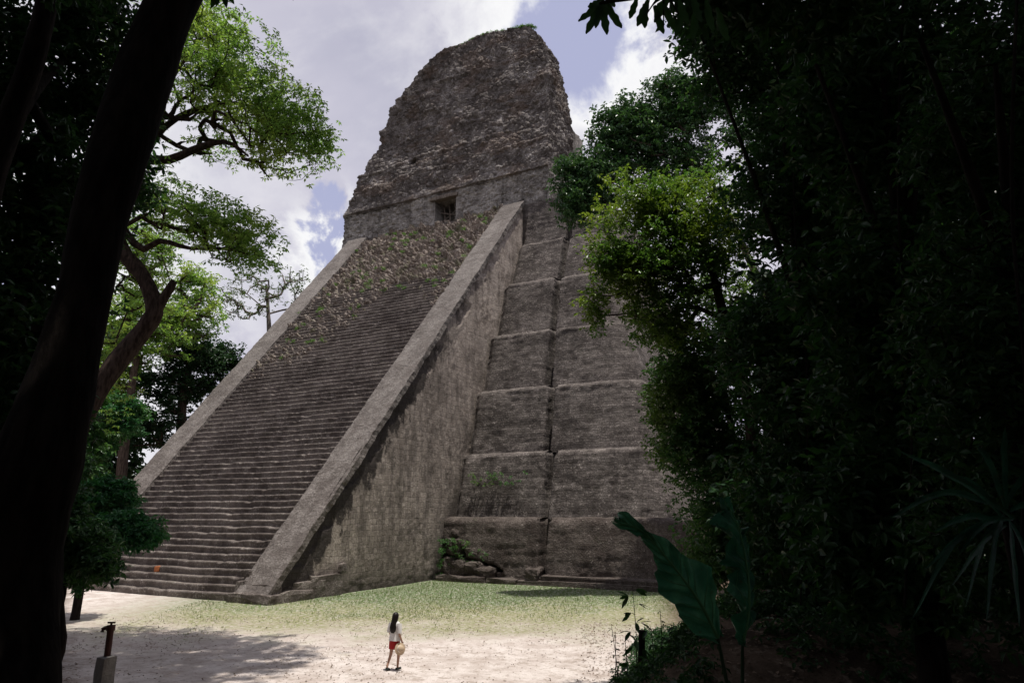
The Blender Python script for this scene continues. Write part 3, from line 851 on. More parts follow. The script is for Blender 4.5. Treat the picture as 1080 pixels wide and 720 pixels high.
def tree(name, label, cat, group, trunk, rads, C, mat, bark, rad=0.8, per=60, whorl=6, L=0.2, W=0.09, tip=0.012, kind='tri', up=0.6, flat=0.6, pw=0.46, start=0.35, seed=0, part='crown', bend=0.12, extra=None):
    rs = np.random.RandomState(seed + 100)
    t = thing(name, label, cat, trunk[0], group)
    m = MB(); skeleton(m, trunk, rads, C, tip, rs, pw, bend, start=start)
    if extra:
        for P, rr in extra: m.tube(spline(P, 14), np.interp(np.linspace(0, 1, 14), np.linspace(0, 1, len(rr)), rr), 8, True, .15, 3)
    m.obj('trunk', bark, t, True)
    V, F = clump_leaves(C, rad, per, whorl, L, W, up, kind, flat, rs)
    mesh_obj(part, V, F, mat, t)
    return t


def gz(p): return float(ground_z(np.array([p[0]]), np.array([p[1]]))[0])


def foot(px, w, dz=-0.1):
    p = at(px, 540, w); p[2] = gz(p) + dz; return p


# --- the big light tree at the left, mid distance: sunlit crown against the sky
rs = np.random.RandomState(3)
BW = 27.0
C = np.concatenate([ell(235, 75, BW, 80, 68, 3.6, 420, .0, rs), ell(294, 130, BW, 64, 62, 3.2, 400, .0, rs), ell(205, 20, BW, 66, 50, 3.2, 230, .0, rs), ell(335, 150, BW, 24, 34, 1.6, 60, .1, rs),
                    ell(215, 135, BW + 1, 60, 36, 3, 110, .1, rs), ell(215, 228, BW - .5, 70, 30, 2.4, 210, .1, rs), ell(258, 255, BW - .5, 42, 36, 2.2, 170, .1, rs), ell(160, 200, BW, 45, 34, 2.6, 70, .1, rs),
                    ell(150, 300, BW + 1, 45, 42, 2.2, 60, .1, rs), ell(130, 60, BW, 60, 60, 3.4, 80, .1, rs), ell(100, 400, BW + 2, 50, 60, 2, 50, .1, rs)])
# leave the wedge of sky that opens between the upper and the lower limb
pr_ = (C - CAM); ww = pr_ @ FW; cp_, sp_ = math.cos(PITCH), math.sin(PITCH); FF = ww * cp_ + pr_[:, 2] * sp_
qx = 540 + F_ * (pr_ @ RT) / FF; qy = 360 - F_ * (-ww * sp_ + pr_[:, 2] * cp_) / FF
gap_ = (((qx - 205) / 34) ** 2 + ((qy - 132) / 12) ** 2 < 1) | (((qx - 262) / 50) ** 2 + ((qy - 198) / 9) ** 2 < 1) | (((qx - 200) / 30) ** 2 + ((qy - 285) / 20) ** 2 < 1) | (((qx - 215) / 30) ** 2 + ((qy - 178) / 12) ** 2 < 1)
C = C[~gap_ | (rs.rand(len(C)) < .15)]
T1 = [foot(40, BW - 2), at(70, 480, BW - 2), at(112, 398, BW - 1.5), at(150, 350, BW - 1), at(163, 325, BW - 1), at(150, 290, BW - 1), at(128, 262, BW - 1), at(118, 215, BW - .5), at(135, 190, BW)]
ex = [([at(163, 328, BW - 1), at(174, 312, BW - 1), at(184, 296, BW - 1)], [.26, .2, .12]),
      ([at(118, 190, BW - .5), at(150, 170, BW), at(180, 168, BW), at(212, 155, BW), at(240, 150, BW), at(262, 165, BW)], [.24, .22, .19, .16, .1, .04]),
      ([at(122, 230, BW - .5), at(148, 262, BW - .8), at(170, 254, BW - .8), at(200, 262, BW - .8), at(232, 262, BW - .8), at(262, 268, BW - .8)], [.16, .14, .11, .08, .06, .03]),
      ([at(150, 170, BW), at(168, 140, BW), at(200, 118, BW), at(250, 108, BW)], [.18, .16, .12, .06]), ([at(168, 140, BW), at(178, 90, BW), at(205, 50, BW)], [.14, .11, .06])]
tree('spreading_tree', 'large spreading tree with sunlit fresh green crown against the sky left of the pyramid', 'tree', None, T1, [.45, .42, .38, .35, .33, .3, .28, .26, .24], C, M['leaf_bright'], M['bark_dark2'],
     0.55, 28, 7, 0.17, 0.065, 0.006, up=0.7, flat=0.4, seed=1, extra=ex, start=.7)

# --- small bare-looking tree and dense trees behind, left of the stairs
rs = np.random.RandomState(4)
C = np.concatenate([ell(262, 312, 72, 42, 28, 3, 80, .3, rs), ell(310, 300, 74, 16, 28, 2, 34, .3, rs)])
tree('slender_tree', 'thin half bare tree with pale trunk behind the left balustrade', 'tree', 'trees behind the pyramid on the left', [foot(287, 73), at(287, 430, 73), at(284, 350, 73), at(281, 300, 73)], [.5, .4, .25, .12], C,
     M['leaf_far'], M['bark_pale'], 0.9, 22, 5, 0.26, 0.13, 0.03, seed=2)
C = np.concatenate([ell(200, 388, 66, 38, 40, 3, 110, .3, rs), ell(160, 430, 64, 36, 44, 4, 80, .3, rs), ell(232, 378, 68, 18, 24, 2, 40, .3, rs)])
tree('dense_tree', 'dense dark green round tree low behind the left balustrade', 'tree', 'trees behind the pyramid on the left', [foot(190, 65), at(190, 480, 65), at(193, 420, 65), at(200, 385, 66)], [.6, .5, .35, .2], C,
     M['leaf_dark'], M['bark_mid'], 1.1, 96, 6, 0.32, 0.17, 0.03, seed=3)
C = np.concatenate([ell(150, 345, 58, 55, 50, 4, 170, .1, rs), ell(200, 335, 62, 40, 32, 3, 90, .1, rs), ell(110, 400, 58, 40, 40, 3, 90, .1, rs), ell(150, 262, 60, 46, 40, 3, 90, .1, rs), ell(110, 210, 60, 40, 50, 3, 60, .1, rs), ell(205, 300, 62, 30, 24, 3, 50, .1, rs)])
tree('leafy_tree', 'light green loose tree between the big forked trunk and the stairs', 'tree', 'trees behind the pyramid on the left', [foot(130, 57), at(130, 480, 57), at(140, 400, 57), at(150, 350, 57)], [.5, .4, .3, .15], C,
     M['leaf_bright'], M['bark_mid'], 0.9, 66, 6, 0.28, 0.13, 0.025, seed=4)
C = np.concatenate([ell(60, 380, 64, 80, 90, 5, 110, .3, rs), ell(-40, 300, 62, 90, 120, 5, 90, .4, rs), ell(0, 480, 62, 100, 60, 4, 90, .3, rs), ell(110, 470, 66, 40, 60, 3, 60, .3, rs)])
tree('forest_tree', 'tall dark tree far behind the left foreground trunk', 'tree', 'trees behind the pyramid on the left', [foot(30, 64), at(30, 480, 64), at(35, 400, 63), at(30, 300, 63)], [.7, .6, .45, .2], C,
     M['leaf_dark'], M['bark_mid'], 1.6, 90, 6, 0.55, 0.3, 0.03, seed=5)
rs = np.random.RandomState(5)
# --- green shrubs at the left foot of the stairs, nearer
C = np.concatenate([ell(108, 440, 33, 34, 36, 2.2, 80, .3, rs), ell(132, 436, 33, 18, 24, 1.4, 34, .3, rs), ell(80, 490, 32, 38, 40, 2, 70, .3, rs)])
tree('understory_tree', 'deep green small tree partly sunlit beside the left stair foot', 'tree', None, [foot(95, 33), at(98, 540, 33), at(105, 490, 33), at(115, 445, 33)], [.2, .17, .12, .06], C,
     M['leaf_blue'], M['bark_dark'], 0.5, 84, 7, 0.2, 0.085, 0.01, seed=6, flat=.5)
C = np.concatenate([ell(100, 530, 24, 42, 28, 1.2, 90, .3, rs), ell(128, 560, 23, 34, 20, 1.0, 70, .3, rs), ell(75, 575, 23, 45, 44, 1.2, 120, .3, rs), ell(150, 566, 23, 14, 8, .5, 16, .3, rs), ell(90, 600, 23, 22, 18, .8, 30, .3, rs)])
tree('bush', 'dark leafy bush overhanging the lowest steps at left', 'shrub', None, [foot(62, 23), at(62, 640, 23), at(70, 600, 23), at(85, 560, 23)], [.16, .13, .1, .05], C,
     M['leaf_blue'], M['bark_dark'], 0.42, 96, 6, 0.16, 0.07, 0.008, seed=7, flat=.6)

# --- right hand trees
rs = np.random.RandomState(6)
C = np.concatenate([ell(665, 140, 43.5, 50, 50, 1.6, 190, .2, rs), ell(625, 190, 43, 42, 42, 1.4, 130, .2, rs), ell(715, 105, 43.5, 44, 44, 1.6, 110, .2, rs), ell(700, 170, 43.5, 60, 50, 1.6, 110, .2, rs), ell(612, 215, 43, 26, 30, 1.4, 60, .2, rs),
                    ell(760, 130, 44, 70, 70, 2.6, 120, .2, rs)])
tree('glossy_tree', 'dark green tree with glinting leaves standing against the temple', 'tree', None, [foot(860, 44), at(850, 500, 44), at(820, 350, 44), at(770, 230, 44), at(735, 170, 43.7)], [.4, .34, .28, .2, .12], C,
     M['leaf_glossy'], M['bark_mid'], 0.85, 90, 6, 0.24, 0.12, 0.014, seed=8)
C = np.concatenate([ell(688, 222, 19.5, 44, 40, 1.3, 110, .1, rs), ell(725, 265, 19.5, 62, 52, 1.6, 150, .1, rs), ell(668, 285, 19, 40, 36, 1.1, 90, .1, rs), ell(700, 335, 19.2, 50, 34, 1.2, 90, .1, rs),
                    ell(628, 322, 18.8, 12, 26, .4, 16, .1, rs), ell(640, 275, 19, 22, 22, .6, 26, .1, rs), ell(760, 220, 20, 60, 70, 2, 90, .2, rs), ell(700, 250, 19.3, 90, 90, 1.8, 90, .5, rs)])
tree('vine_covered_tree', 'yellow green sunlit leafy tree in front of the right terraces', 'tree', None, [foot(800, 19.5), at(800, 560, 19.5), at(790, 430, 19.5), at(760, 320, 19.5), at(740, 240, 19.5)], [.24, .2, .17, .13, .08], C,
     M['leaf_yellow'], M['bark_dark2'], 0.46, 72, 6, 0.115, 0.055, 0.008, seed=9, flat=.8)
C = np.concatenate([ell(728, 395, 21, 48, 48, 1.5, 130, .1, rs), ell(740, 470, 21, 48, 52, 1.4, 130, .1, rs), ell(760, 540, 20.5, 46, 46, 1.3, 110, .1, rs), ell(790, 420, 21.5, 60, 110, 2, 110, .2, rs), ell(715, 440, 20.8, 34, 60, 1, 60, .4, rs), ell(750, 590, 20, 30, 26, 1, 50, .1, rs), ell(775, 330, 23, 60, 60, 1.5, 110, .1, rs)])
tree('bushy_tree', 'mid green bushy tree below the yellow green crown at the right pyramid corner', 'tree', None, [foot(790, 21), at(790, 580, 21), at(780, 500, 21), at(765, 420, 21)], [.2, .16, .12, .07], C,
     M['leaf_mid'], M['bark_dark2'], 0.48, 84, 6, 0.13, 0.065, 0.008, seed=10, flat=.9)

# --- the dark wall of trees close on the right
rs = np.random.RandomState(8)


def near_tree(px, w, blobs, label, mat, L, W, per, seed, rad=.5, top=-40, kind='leaf', name='shade_tree', grp='dark trees close on the right'):
    C = np.concatenate([ell(*b, .25, rs) for b in blobs])
    f = foot(px, w)
    return tree(name, label, 'tree', grp, [f, at(px + 6, 520, w), at(px - 6, 300, w), at(px + 10, top, w)], [.2, .16, .12, .08], C, mat, M['bark_dark'], rad, per, 5, L, W, 0.007, kind=kind, seed=seed, flat=.9, up=.45,
                extra=[([at(px - 6, 330, w), at(px - 50 + 30 * q, 200 - 20 * q, w - .6), at(px - 110 + 80 * q, 40 + 30 * q, w - 1.0)], [.07, .05, .02]) for q in range(3)] +
                [([at(px - 80 + 75 * q, -60, w - 1.2), at(px - 88 + 75 * q, 200, w - 1.2), at(px - 70 + 72 * q, 420, w - 1.1), at(px - 84 + 78 * q, 640, w - 1.2)], [.012, .016, .012, .015]) for q in (1,)])


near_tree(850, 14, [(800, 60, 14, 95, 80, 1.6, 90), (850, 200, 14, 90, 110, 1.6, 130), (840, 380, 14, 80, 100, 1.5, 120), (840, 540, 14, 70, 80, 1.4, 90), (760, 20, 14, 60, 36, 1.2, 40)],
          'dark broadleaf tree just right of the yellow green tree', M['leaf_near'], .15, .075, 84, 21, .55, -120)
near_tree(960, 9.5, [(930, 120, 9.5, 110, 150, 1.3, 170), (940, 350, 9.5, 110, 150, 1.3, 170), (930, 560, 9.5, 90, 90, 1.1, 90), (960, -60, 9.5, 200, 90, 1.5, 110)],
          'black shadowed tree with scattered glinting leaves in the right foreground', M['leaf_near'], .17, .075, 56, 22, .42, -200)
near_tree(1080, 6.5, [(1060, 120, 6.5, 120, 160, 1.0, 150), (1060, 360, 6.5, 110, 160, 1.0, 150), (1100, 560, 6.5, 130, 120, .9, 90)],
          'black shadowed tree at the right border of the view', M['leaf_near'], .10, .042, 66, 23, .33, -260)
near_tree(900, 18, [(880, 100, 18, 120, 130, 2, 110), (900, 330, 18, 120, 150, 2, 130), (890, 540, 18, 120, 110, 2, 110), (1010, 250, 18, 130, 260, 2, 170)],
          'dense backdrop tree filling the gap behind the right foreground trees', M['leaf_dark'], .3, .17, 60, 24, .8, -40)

# --- left foreground: the two leaning trunks and their dark leaves
def trunk_only(mb, pts):
    P = np.array([at(x, y, w) for x, y, w, d in pts]); rr = np.array([d * w / F_ / 2 for x, y, w, d in pts])
    n = 40; mb.tube(spline(P, n), np.interp(np.linspace(0, 1, n), np.linspace(0, 1, len(rr)), rr), 20, True, 0.10, 5)


t = thing('leaning_tree', 'huge black leaning trunk in the left foreground', 'tree', foot(-10, 5.0))
m = MB(); b0 = foot(-20, 5.0, -.2)
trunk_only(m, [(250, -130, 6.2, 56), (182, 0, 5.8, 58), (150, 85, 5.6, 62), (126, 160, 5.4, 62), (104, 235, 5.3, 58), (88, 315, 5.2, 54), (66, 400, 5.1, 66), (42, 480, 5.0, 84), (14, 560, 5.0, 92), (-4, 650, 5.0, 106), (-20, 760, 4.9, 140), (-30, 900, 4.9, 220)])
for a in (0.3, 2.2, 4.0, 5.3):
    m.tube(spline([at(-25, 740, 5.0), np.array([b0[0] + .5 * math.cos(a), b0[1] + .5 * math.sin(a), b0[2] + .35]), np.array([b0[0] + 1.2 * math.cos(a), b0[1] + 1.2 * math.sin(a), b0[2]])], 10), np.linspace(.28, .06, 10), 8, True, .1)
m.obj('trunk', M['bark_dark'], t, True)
rs = np.random.RandomState(9)
C = np.concatenate([ell(90, -120, 6.5, 260, 90, 1.6, 120, .3, rs), ell(330, -200, 6.5, 160, 70, 1.5, 60, .3, rs)])
V, F = clump_leaves(C, .45, 70, 6, .16, .07, .5, 'leaf', .7, rs); mesh_obj('crown', V, F, M['leaf_near'], t)
m = MB(); skeleton(m, [at(215, -60, 6.0), at(250, -130, 6.2), at(270, -220, 6.4)], [.2, .18, .1], C, .01, rs); m.obj('branch', M['bark_dark'], t, True)

t = thing('dark_leafed_tree', 'slimmer black trunk with dark leaf canopy in the top left corner', 'tree', foot(-90, 9))
m = MB(); trunk_only(m, [(62, -60, 9, 22), (48, 10, 9, 24), (32, 70, 9, 26), (10, 130, 9, 28), (-14, 200, 9, 30), (-40, 320, 9, 32), (-60, 480, 9, 36), (-80, 640, 9, 44), (-90, 800, 9, 60)])
C = np.concatenate([ell(30, 60, 11, 70, 90, 1.6, 60, .2, rs), ell(100, 30, 11.5, 55, 60, 1.3, 50, .2, rs), ell(50, 200, 11, 80, 80, 1.4, 85, .2, rs), ell(20, 330, 11, 70, 90, 1.3, 90, .2, rs), ell(100, 130, 12, 60, 60, 1.3, 50, .2, rs), ell(10, 450, 11, 60, 60, 1.2, 60, .2, rs),
                    ell(130, 195, 12.5, 28, 26, .8, 16, .2, rs), ell(-60, 150, 11, 70, 200, 1.5, 80, .2, rs)])
skeleton(m, [at(10, 130, 9), at(40, 90, 10), at(70, 60, 11)], [.14, .1, .06], C, .008, rs)
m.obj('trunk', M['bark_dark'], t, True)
V, F = clump_leaves(C, .5, 72, 5, .15, .07, .45, 'leaf', .8, rs); mesh_obj('crown', V, F, M['leaf_near'], t)

t = thing('slim_tree', 'thin dark trunk rising beside the water tap at lower left', 'tree', foot(62, 17.5))
m = MB(); f0 = foot(60, 17.5)
m.tube(spline([f0, at(60, 690, 17.5), at(61, 640, 17.6), at(58, 590, 17.8), at(60, 540, 18)], 16), np.linspace(.17, .10, 16), 10, True, .15)
for a in (0.5, 2.6, 4.4): m.tube([f0 + [0, 0, .6], f0 + [.22 * math.cos(a), .22 * math.sin(a), .25], f0 + [.6 * math.cos(a), .6 * math.sin(a), .02]], [.1, .09, .03], 7)
m.obj('trunk', M['bark_dark'], t, True)
C = np.concatenate([ell(60, 560, 17.5, 46, 30, 1, 60, .2, rs), ell(40, 500, 17.5, 60, 50, 1, 70, .2, rs), ell(105, 590, 17.5, 28, 14, .6, 24, .2, rs), ell(20, 590, 17, 40, 30, 1, 50, .2, rs)])
V, F = clump_leaves(C, .4, 84, 6, .17, .06, .4, 'leaf', .8, rs); mesh_obj('crown', V, F, M['leaf_near'], t)

# --- tall forest around and above the viewpoint (what keeps the foreground in deep shade)
rs = np.random.RandomState(10)


def canopy_tree(r, w, top, rad, n, seed, label, h0=6, fr=None):
    f0 = rw(r, w); f = rw(*(fr or (r, w))); f[2] = gz(f) - .1
    D = rs.normal(size=(n, 3)); D /= np.linalg.norm(D, axis=1, keepdims=True); D *= rs.rand(n, 1) ** .4
    c = np.array([f0[0], f0[1], (top + h0) / 2]); C = c + D * [rad, rad, (top - h0) / 2]
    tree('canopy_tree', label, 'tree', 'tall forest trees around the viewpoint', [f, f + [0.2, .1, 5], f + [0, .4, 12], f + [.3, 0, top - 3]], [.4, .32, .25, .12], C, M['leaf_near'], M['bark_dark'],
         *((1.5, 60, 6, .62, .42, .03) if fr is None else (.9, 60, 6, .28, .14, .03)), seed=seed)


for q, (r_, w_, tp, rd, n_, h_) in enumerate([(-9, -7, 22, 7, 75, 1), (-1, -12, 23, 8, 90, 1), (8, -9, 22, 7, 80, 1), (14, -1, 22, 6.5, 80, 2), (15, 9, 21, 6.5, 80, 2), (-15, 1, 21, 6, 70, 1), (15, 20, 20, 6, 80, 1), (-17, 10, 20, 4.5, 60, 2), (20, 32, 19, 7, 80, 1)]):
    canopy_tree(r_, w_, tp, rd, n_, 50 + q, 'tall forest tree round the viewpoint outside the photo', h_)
for q, (r_, w_, n_, tp, h_, rd) in enumerate([(-9.8, 18.5, 230, 29, 24.0, 6.0), (-6.6, 23.5, 190, 35, 30, 4.6)]):  # unseen crowns added to cast dappled shade on the plaza
    canopy_tree(r_, w_, tp, rd, n_, 70 + q, 'unseen tall tree added above the view to dapple the plaza at left', h_, (-23, 20 + 3 * q))
# unseen overhead leaf roof, added to keep sky and sun off the foreground
t = thing('canopy_tree', 'unseen leaf roof added high above the viewpoint to shade the foreground', 'tree', rw(3, -6, 2.5), 'tall forest trees around the viewpoint')
D = rs.rand(1300, 3) * 2 - 1; C = np.array([rw(4 + 17 * a, -1 + 14 * b, 22.0 + 2.2 * c) for a, b, c in D[:800]] + [rw(15 + 8 * a, 10 + 5 * b, 23.0 + 2.2 * c) for a, b, c in D[1170:]])
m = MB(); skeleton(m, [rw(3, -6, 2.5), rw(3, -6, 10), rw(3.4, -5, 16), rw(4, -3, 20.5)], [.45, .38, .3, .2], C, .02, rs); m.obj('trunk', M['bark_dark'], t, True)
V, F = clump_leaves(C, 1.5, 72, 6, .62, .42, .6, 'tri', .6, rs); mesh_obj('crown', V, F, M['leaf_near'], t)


# ------------------------------------------------------------------ close plants on the right bank
def blade(mid, wid, nu=30, nv=9, wav=.06, cup=.2, seed=0, side=None, fr=9.0, rip=0.0):
    """broad leaf: midrib polyline, half-width profile, wavy margins"""
    P = spline(mid, nu); T = np.gradient(P, axis=0); T /= np.linalg.norm(T, axis=1, keepdims=True)
    S = np.array(side if side is not None else RT, float); N = np.cross(T, S); N /= np.linalg.norm(N, axis=1, keepdims=True); B = np.cross(N, T)
    hw = np.interp(np.linspace(0, 1, nu), np.linspace(0, 1, len(wid)), wid)
    V = np.zeros((nu, nv, 3)); L = np.linalg.norm(P[-1] - P[0])
    for j in range(nv):
        v = j / (nv - 1) * 2 - 1
        k = np.linspace(0, 1, nu)
        ww = hw * (1 + .16 * np.sin(k * fr * 2.3 + 2 * (v > 0)) * abs(v) + .06 * np.sin(k * 41 + 3 * (v > 0)) * abs(v))
        z = cup * abs(v) * hw + wav * L * .5 * np.sin(k * fr * 2.6 + (1.3 if v > 0 else 0) - abs(v) * 1.8) * v * v + rip * np.sin(k * 62 - abs(v) * 7) * (abs(v) > .1) * min(1, abs(v) * 2)
        V[:, j] = P + B * (v * ww)[:, None] + N * z[:, None]
    return V.reshape(-1, 3), gridf(nu, nv)


def broad_mat(dk, lt):
    g = G('waxy broad leaf'); oc = g.obj_co()
    c = g.mix(g.step(g.noise(oc, 5, 5, .65), .35, .65), dk, lt)
    c = g.mix(g.math('MULTIPLY', g.step(g.noise(oc, 14, 4, .7), .62, .68), .6), c, (0.09, 0.07, 0.03))
    tr = g.n('BsdfTranslucent', {'Color': c}); n = g.bump(g.noise(oc, 30, 4), .004)
    pb = g.n('BsdfPrincipled', {'Base Color': c, 'Roughness': .42, 'Specular IOR Level': .4, 'Normal': n})
    mx = g.n('MixShader', {0: .2}); g.t.links.new(pb.outputs[0], mx.inputs[1]); g.t.links.new(tr.outputs[0], mx.inputs[2])
    return g.out(mx.outputs[0])


M['broad'] = broad_mat((0.035, 0.19, 0.095), (0.12, 0.36, 0.19))  # greens raised to stand in for light on the first leaf
M['broad_shaded'] = broad_mat((0.012, 0.085, 0.045), (0.04, 0.19, 0.09))  # darkened copy: the second leaf's shade is put into its colour
M['strap'] = broad_mat((0.008, 0.05, 0.028), (0.03, 0.12, 0.065))
M['midrib'] = G('pale leaf rib').pbr((0.10, 0.24, 0.10), .5)
M['stem'] = G('green stem').pbr((0.03, 0.06, 0.025), .6)

rs = np.random.RandomState(11)
pb = at(778, 730, 5.6); pb[2] = gz(pb)
t = thing('broad_leaf_plant', 'large wavy leaved green plant on the right bank in front of the plaza', 'plant', pb)


def big_leaf(mid, wid, seed, wav=.06, fr=9., side=None):
    mid = [np.array(p) for p in mid]
    V, F = blade(mid, wid, wav=wav, seed=seed, fr=fr, side=side, cup=.35, nu=110, nv=17, rip=.034)
    lf = mesh_obj('leaf', V, F, M['broad'] if seed == 1 else M['broad_shaded'], t, True)
    mm = MB(); VG = V.reshape(110, 17, 3)
    for q in range(8, 100, 8):
        for sg in (1, -1):
            ln = [VG[min(109, q + int(2.2 * abs(j)))][8 + sg * j] - FW * .004 for j in range(0, 8)]
            mm.tube(ln, np.linspace(.0045, .0015, 8), 4, False)
    mm.obj('veins', M['midrib'], lf, True)
    mm = MB(); P = spline(mid, 30); mm.tube(P - FW * .004, np.linspace(.013, .003, 30), 6, True); mm.obj('midrib', M['midrib'], lf, True)
    mm = MB(); mm.tube(spline([pb, (pb + mid[0]) / 2 + [0, 0, .03], mid[0]], 12), np.linspace(.02, .012, 12), 6); mm.obj('stalk', M['stem'], lf, True)


sd = RT * .75 + UPV * .66
big_leaf([at(757, 672, 5.4), at(741, 640, 5.3), at(722, 612, 5.2), at(703, 588, 5.15), at(684, 566, 5.1), at(668, 555, 5.05), at(648, 546, 5.0)], [.03, .13, .175, .185, .155, .12, .09, .04, .028, .05, .06, .01], 1, side=sd, wav=.085)
big_leaf([at(783, 680, 5.5), at(790, 640, 5.5), at(788, 600, 5.6), at(780, 560, 5.6), at(772, 540, 5.7), at(758, 524, 5.7)], [.03, .12, .17, .19, .18, .16, .12, .01], 2, wav=.08, fr=13, side=RT + FW * 1.2)

# strap leaved plant, lower right
pc = at(1060, 545, 5.2); t = thing('strap_leaf_plant', 'drooping long leaved palm like plant in deep shade at lower right', 'plant', pc)
tips = [(950, 476, .0), (962, 652, .1), (975, 600, .2), (985, 560, .3), (1003, 618, -.1), (1018, 640, .0), (1040, 655, .1), (940, 545, .3), (1075, 660, 0), (1000, 500, .2), (1100, 640, 0), (1010, 585, .3), (1150, 560, 0), (1120, 470, .1), (1060, 450, .2), (1030, 470, .1)]
for tx_, ty_, dw in tips:
    b = pc + rs.normal(size=3) * .03; e = at(tx_, ty_, 5.2 - .5 + dw); h_ = (b + e) / 2 + UPV * .10 * rs.rand() + UPV * .05
    V, F = blade([b, h_, e], [.008, .02, .026, .02, .002], nu=18, nv=5, wav=.0, cup=.4, side=np.cross(e - b, FW + UPV * .3)); mesh_obj('leaf', V, F, M['strap'], t, True)
m = MB(); gp = pc.copy(); gp[2] = gz(pc) - .1; m.tube(spline([gp, (gp + pc) / 2 + RT * .05, pc + UPV * .05], 10), np.linspace(.07, .04, 10), 8, True, .2); m.obj('stem', M['bark_dark'], t, True)

# overhanging branch with big pointed leaves at the top
t = thing('overhanging_branch', 'black silhouetted twig of large pointed leaves hanging in at top right of the temple', 'branch', at(760, -60, 4.2))
m = MB(); bp = spline([at(900, -140, 4.6), at(760, -40, 4.3), at(690, -8, 4.1), at(640, 2, 4.0), at(633, 4, 4.0)], 24); m.tube(bp, np.linspace(.03, .007, 24), 6)
for e in ((700, 30), (720, 22), (680, 18)): m.tube([at(700, -12, 4.1), at(e[0], e[1], 4.1)], [.008, .004], 5)
m.obj('twig', M['bark_dark'], t, True)


def pleaf(p, q, hw, sd_=None):
    p = np.array(p); q = np.array(q); mid = [p, p + (q - p) * .5 + FW * .02, q]
    V, F = blade(mid, [.01, hw * .75, hw, hw * .8, .004], nu=14, nv=5, wav=.02, cup=.25, side=sd_ if sd_ is not None else np.cross(q - p, FW)); mesh_obj('leaf', V, F, M['leaf_near'], t, True)


for (x0, y0, x1, y1, h) in ((634, 2, 610, 23, .028), (634, 4, 618, 36, .03), (636, 4, 640, 37, .03), (638, 2, 656, 30, .034), (634, 0, 620, 8, .03), (636, -3, 628, 30, .028), (640, -6, 648, 8, .03), (634, -2, 640, 18, .03),
                            (672, -2, 664, 20, .025), (680, 4, 680, 30, .03), (690, 6, 700, 36, .03), (684, 0, 672, 28, .03), (700, 4, 714, 34, .03), (716, 0, 726, 26, .03), (730, -4, 740, 24, .03), (705, -4, 690, 24, .03), (722, 6, 712, 40, .025), (745, 0, 752, 34, .03),
                            (756, 8, 768, 44, .03), (736, 4, 730, 44, .03)):
    pleaf(at(x0, y0, 4.0 + rs.rand() * .2), at(x1, y1, 4.0 + rs.rand() * .2), h)
C = np.concatenate([ell(770, -10, 4.6, 70, 44, .4, 60, .2, rs), ell(860, 0, 5, 90, 60, .5, 70, .2, rs)])
V, F = clump_leaves(C, .16, 26, 4, .10, .05, .4, 'leaf', .8, rs); mesh_obj('leaf', V, F, M['leaf_near'], t)

# stake, sapling beside it, and weeds at the lip of the bank
sp = at(677, 712, 13.5); zb = gz(sp); sp[2] = zb
t = thing('wooden_stake', 'short dark wooden stake standing on the lip of the bank', 'stake', sp)
m = MB(); m.tube([sp - [0, 0, .2], sp + [0, 0, .35], at(677, 664, 13.5)], [.07, .065, .06], 8, True, .1); m.obj('post', M['bark_dark'], t)


def weed(px, py, w, topy, n, L, label, lean=0, seed=0, name='sapling', grp=None, bare=False):
    rs2 = np.random.RandomState(seed); b = at(px, py, w); b[2] = gz(b) - .02; tp = at(px + lean, topy, w)
    t = thing(name, label, 'plant', b, grp); m = MB()
    P = spline([b, b + (tp - b) * .5 + RT * .03, tp], 14); m.tube(P, np.linspace(.012, .004, 14), 5)
    Cs, Ts = [], []
    for k in range(n):
        f = .25 + .75 * k / n; i = int(f * 13); a = rs2.rand() * 6.28
        d = RT * math.cos(a) + FW * math.sin(a) * .6 + UPV * .3
        e = P[i] + d * L * .6 * (1.2 - f * .6); m.tube([P[i], (P[i] + e) / 2 + UPV * .02, e], [.004, .003, .002], 4, False)
        for q in range(1 if bare else 2): Cs.append(e); Ts.append(d + rs2.normal(size=3) * .5 - UPV * .5)
    m.obj('stem', M['bark_dark'], t)
    Cs, Ts = np.array(Cs), np.array(Ts); n_ = len(Cs)
    V, F = leaf_mesh(Cs, Ts, np.array([0, 0, 1.]) + rs2.normal(size=(n_, 3)) * .5, np.full(n_, L) * (.7 + .5 * rs2.rand(n_)), np.full(n_, L * .42), 'leaf', .2, .2)
    mesh_obj('foliage', V, F, M['leaf_near'], t)


weed(671, 712, 13.2, 618, 16, .22, 'tall leafy sapling rising beside the wooden stake', -4, 1)
weed(712, 712, 12.5, 655, 14, .20, 'low leafy sapling between the stake and the wavy leaved plant', 4, 2)
for q, (px, py, w, ty) in enumerate([(652, 716, 13.6, 660), (645, 716, 14, 668), (660, 716, 13.2, 672), (688, 714, 13, 660), (697, 714, 13.2, 642), (704, 712, 13, 668), (720, 708, 12.5, 668), (735, 700, 12, 650)]):
    weed(px, py, w, ty, 12, .07, 'thin wispy weed on the lip of the bank near the stake', rs.randint(-8, 8), 10 + q, 'weed', 'wispy weeds on the bank')

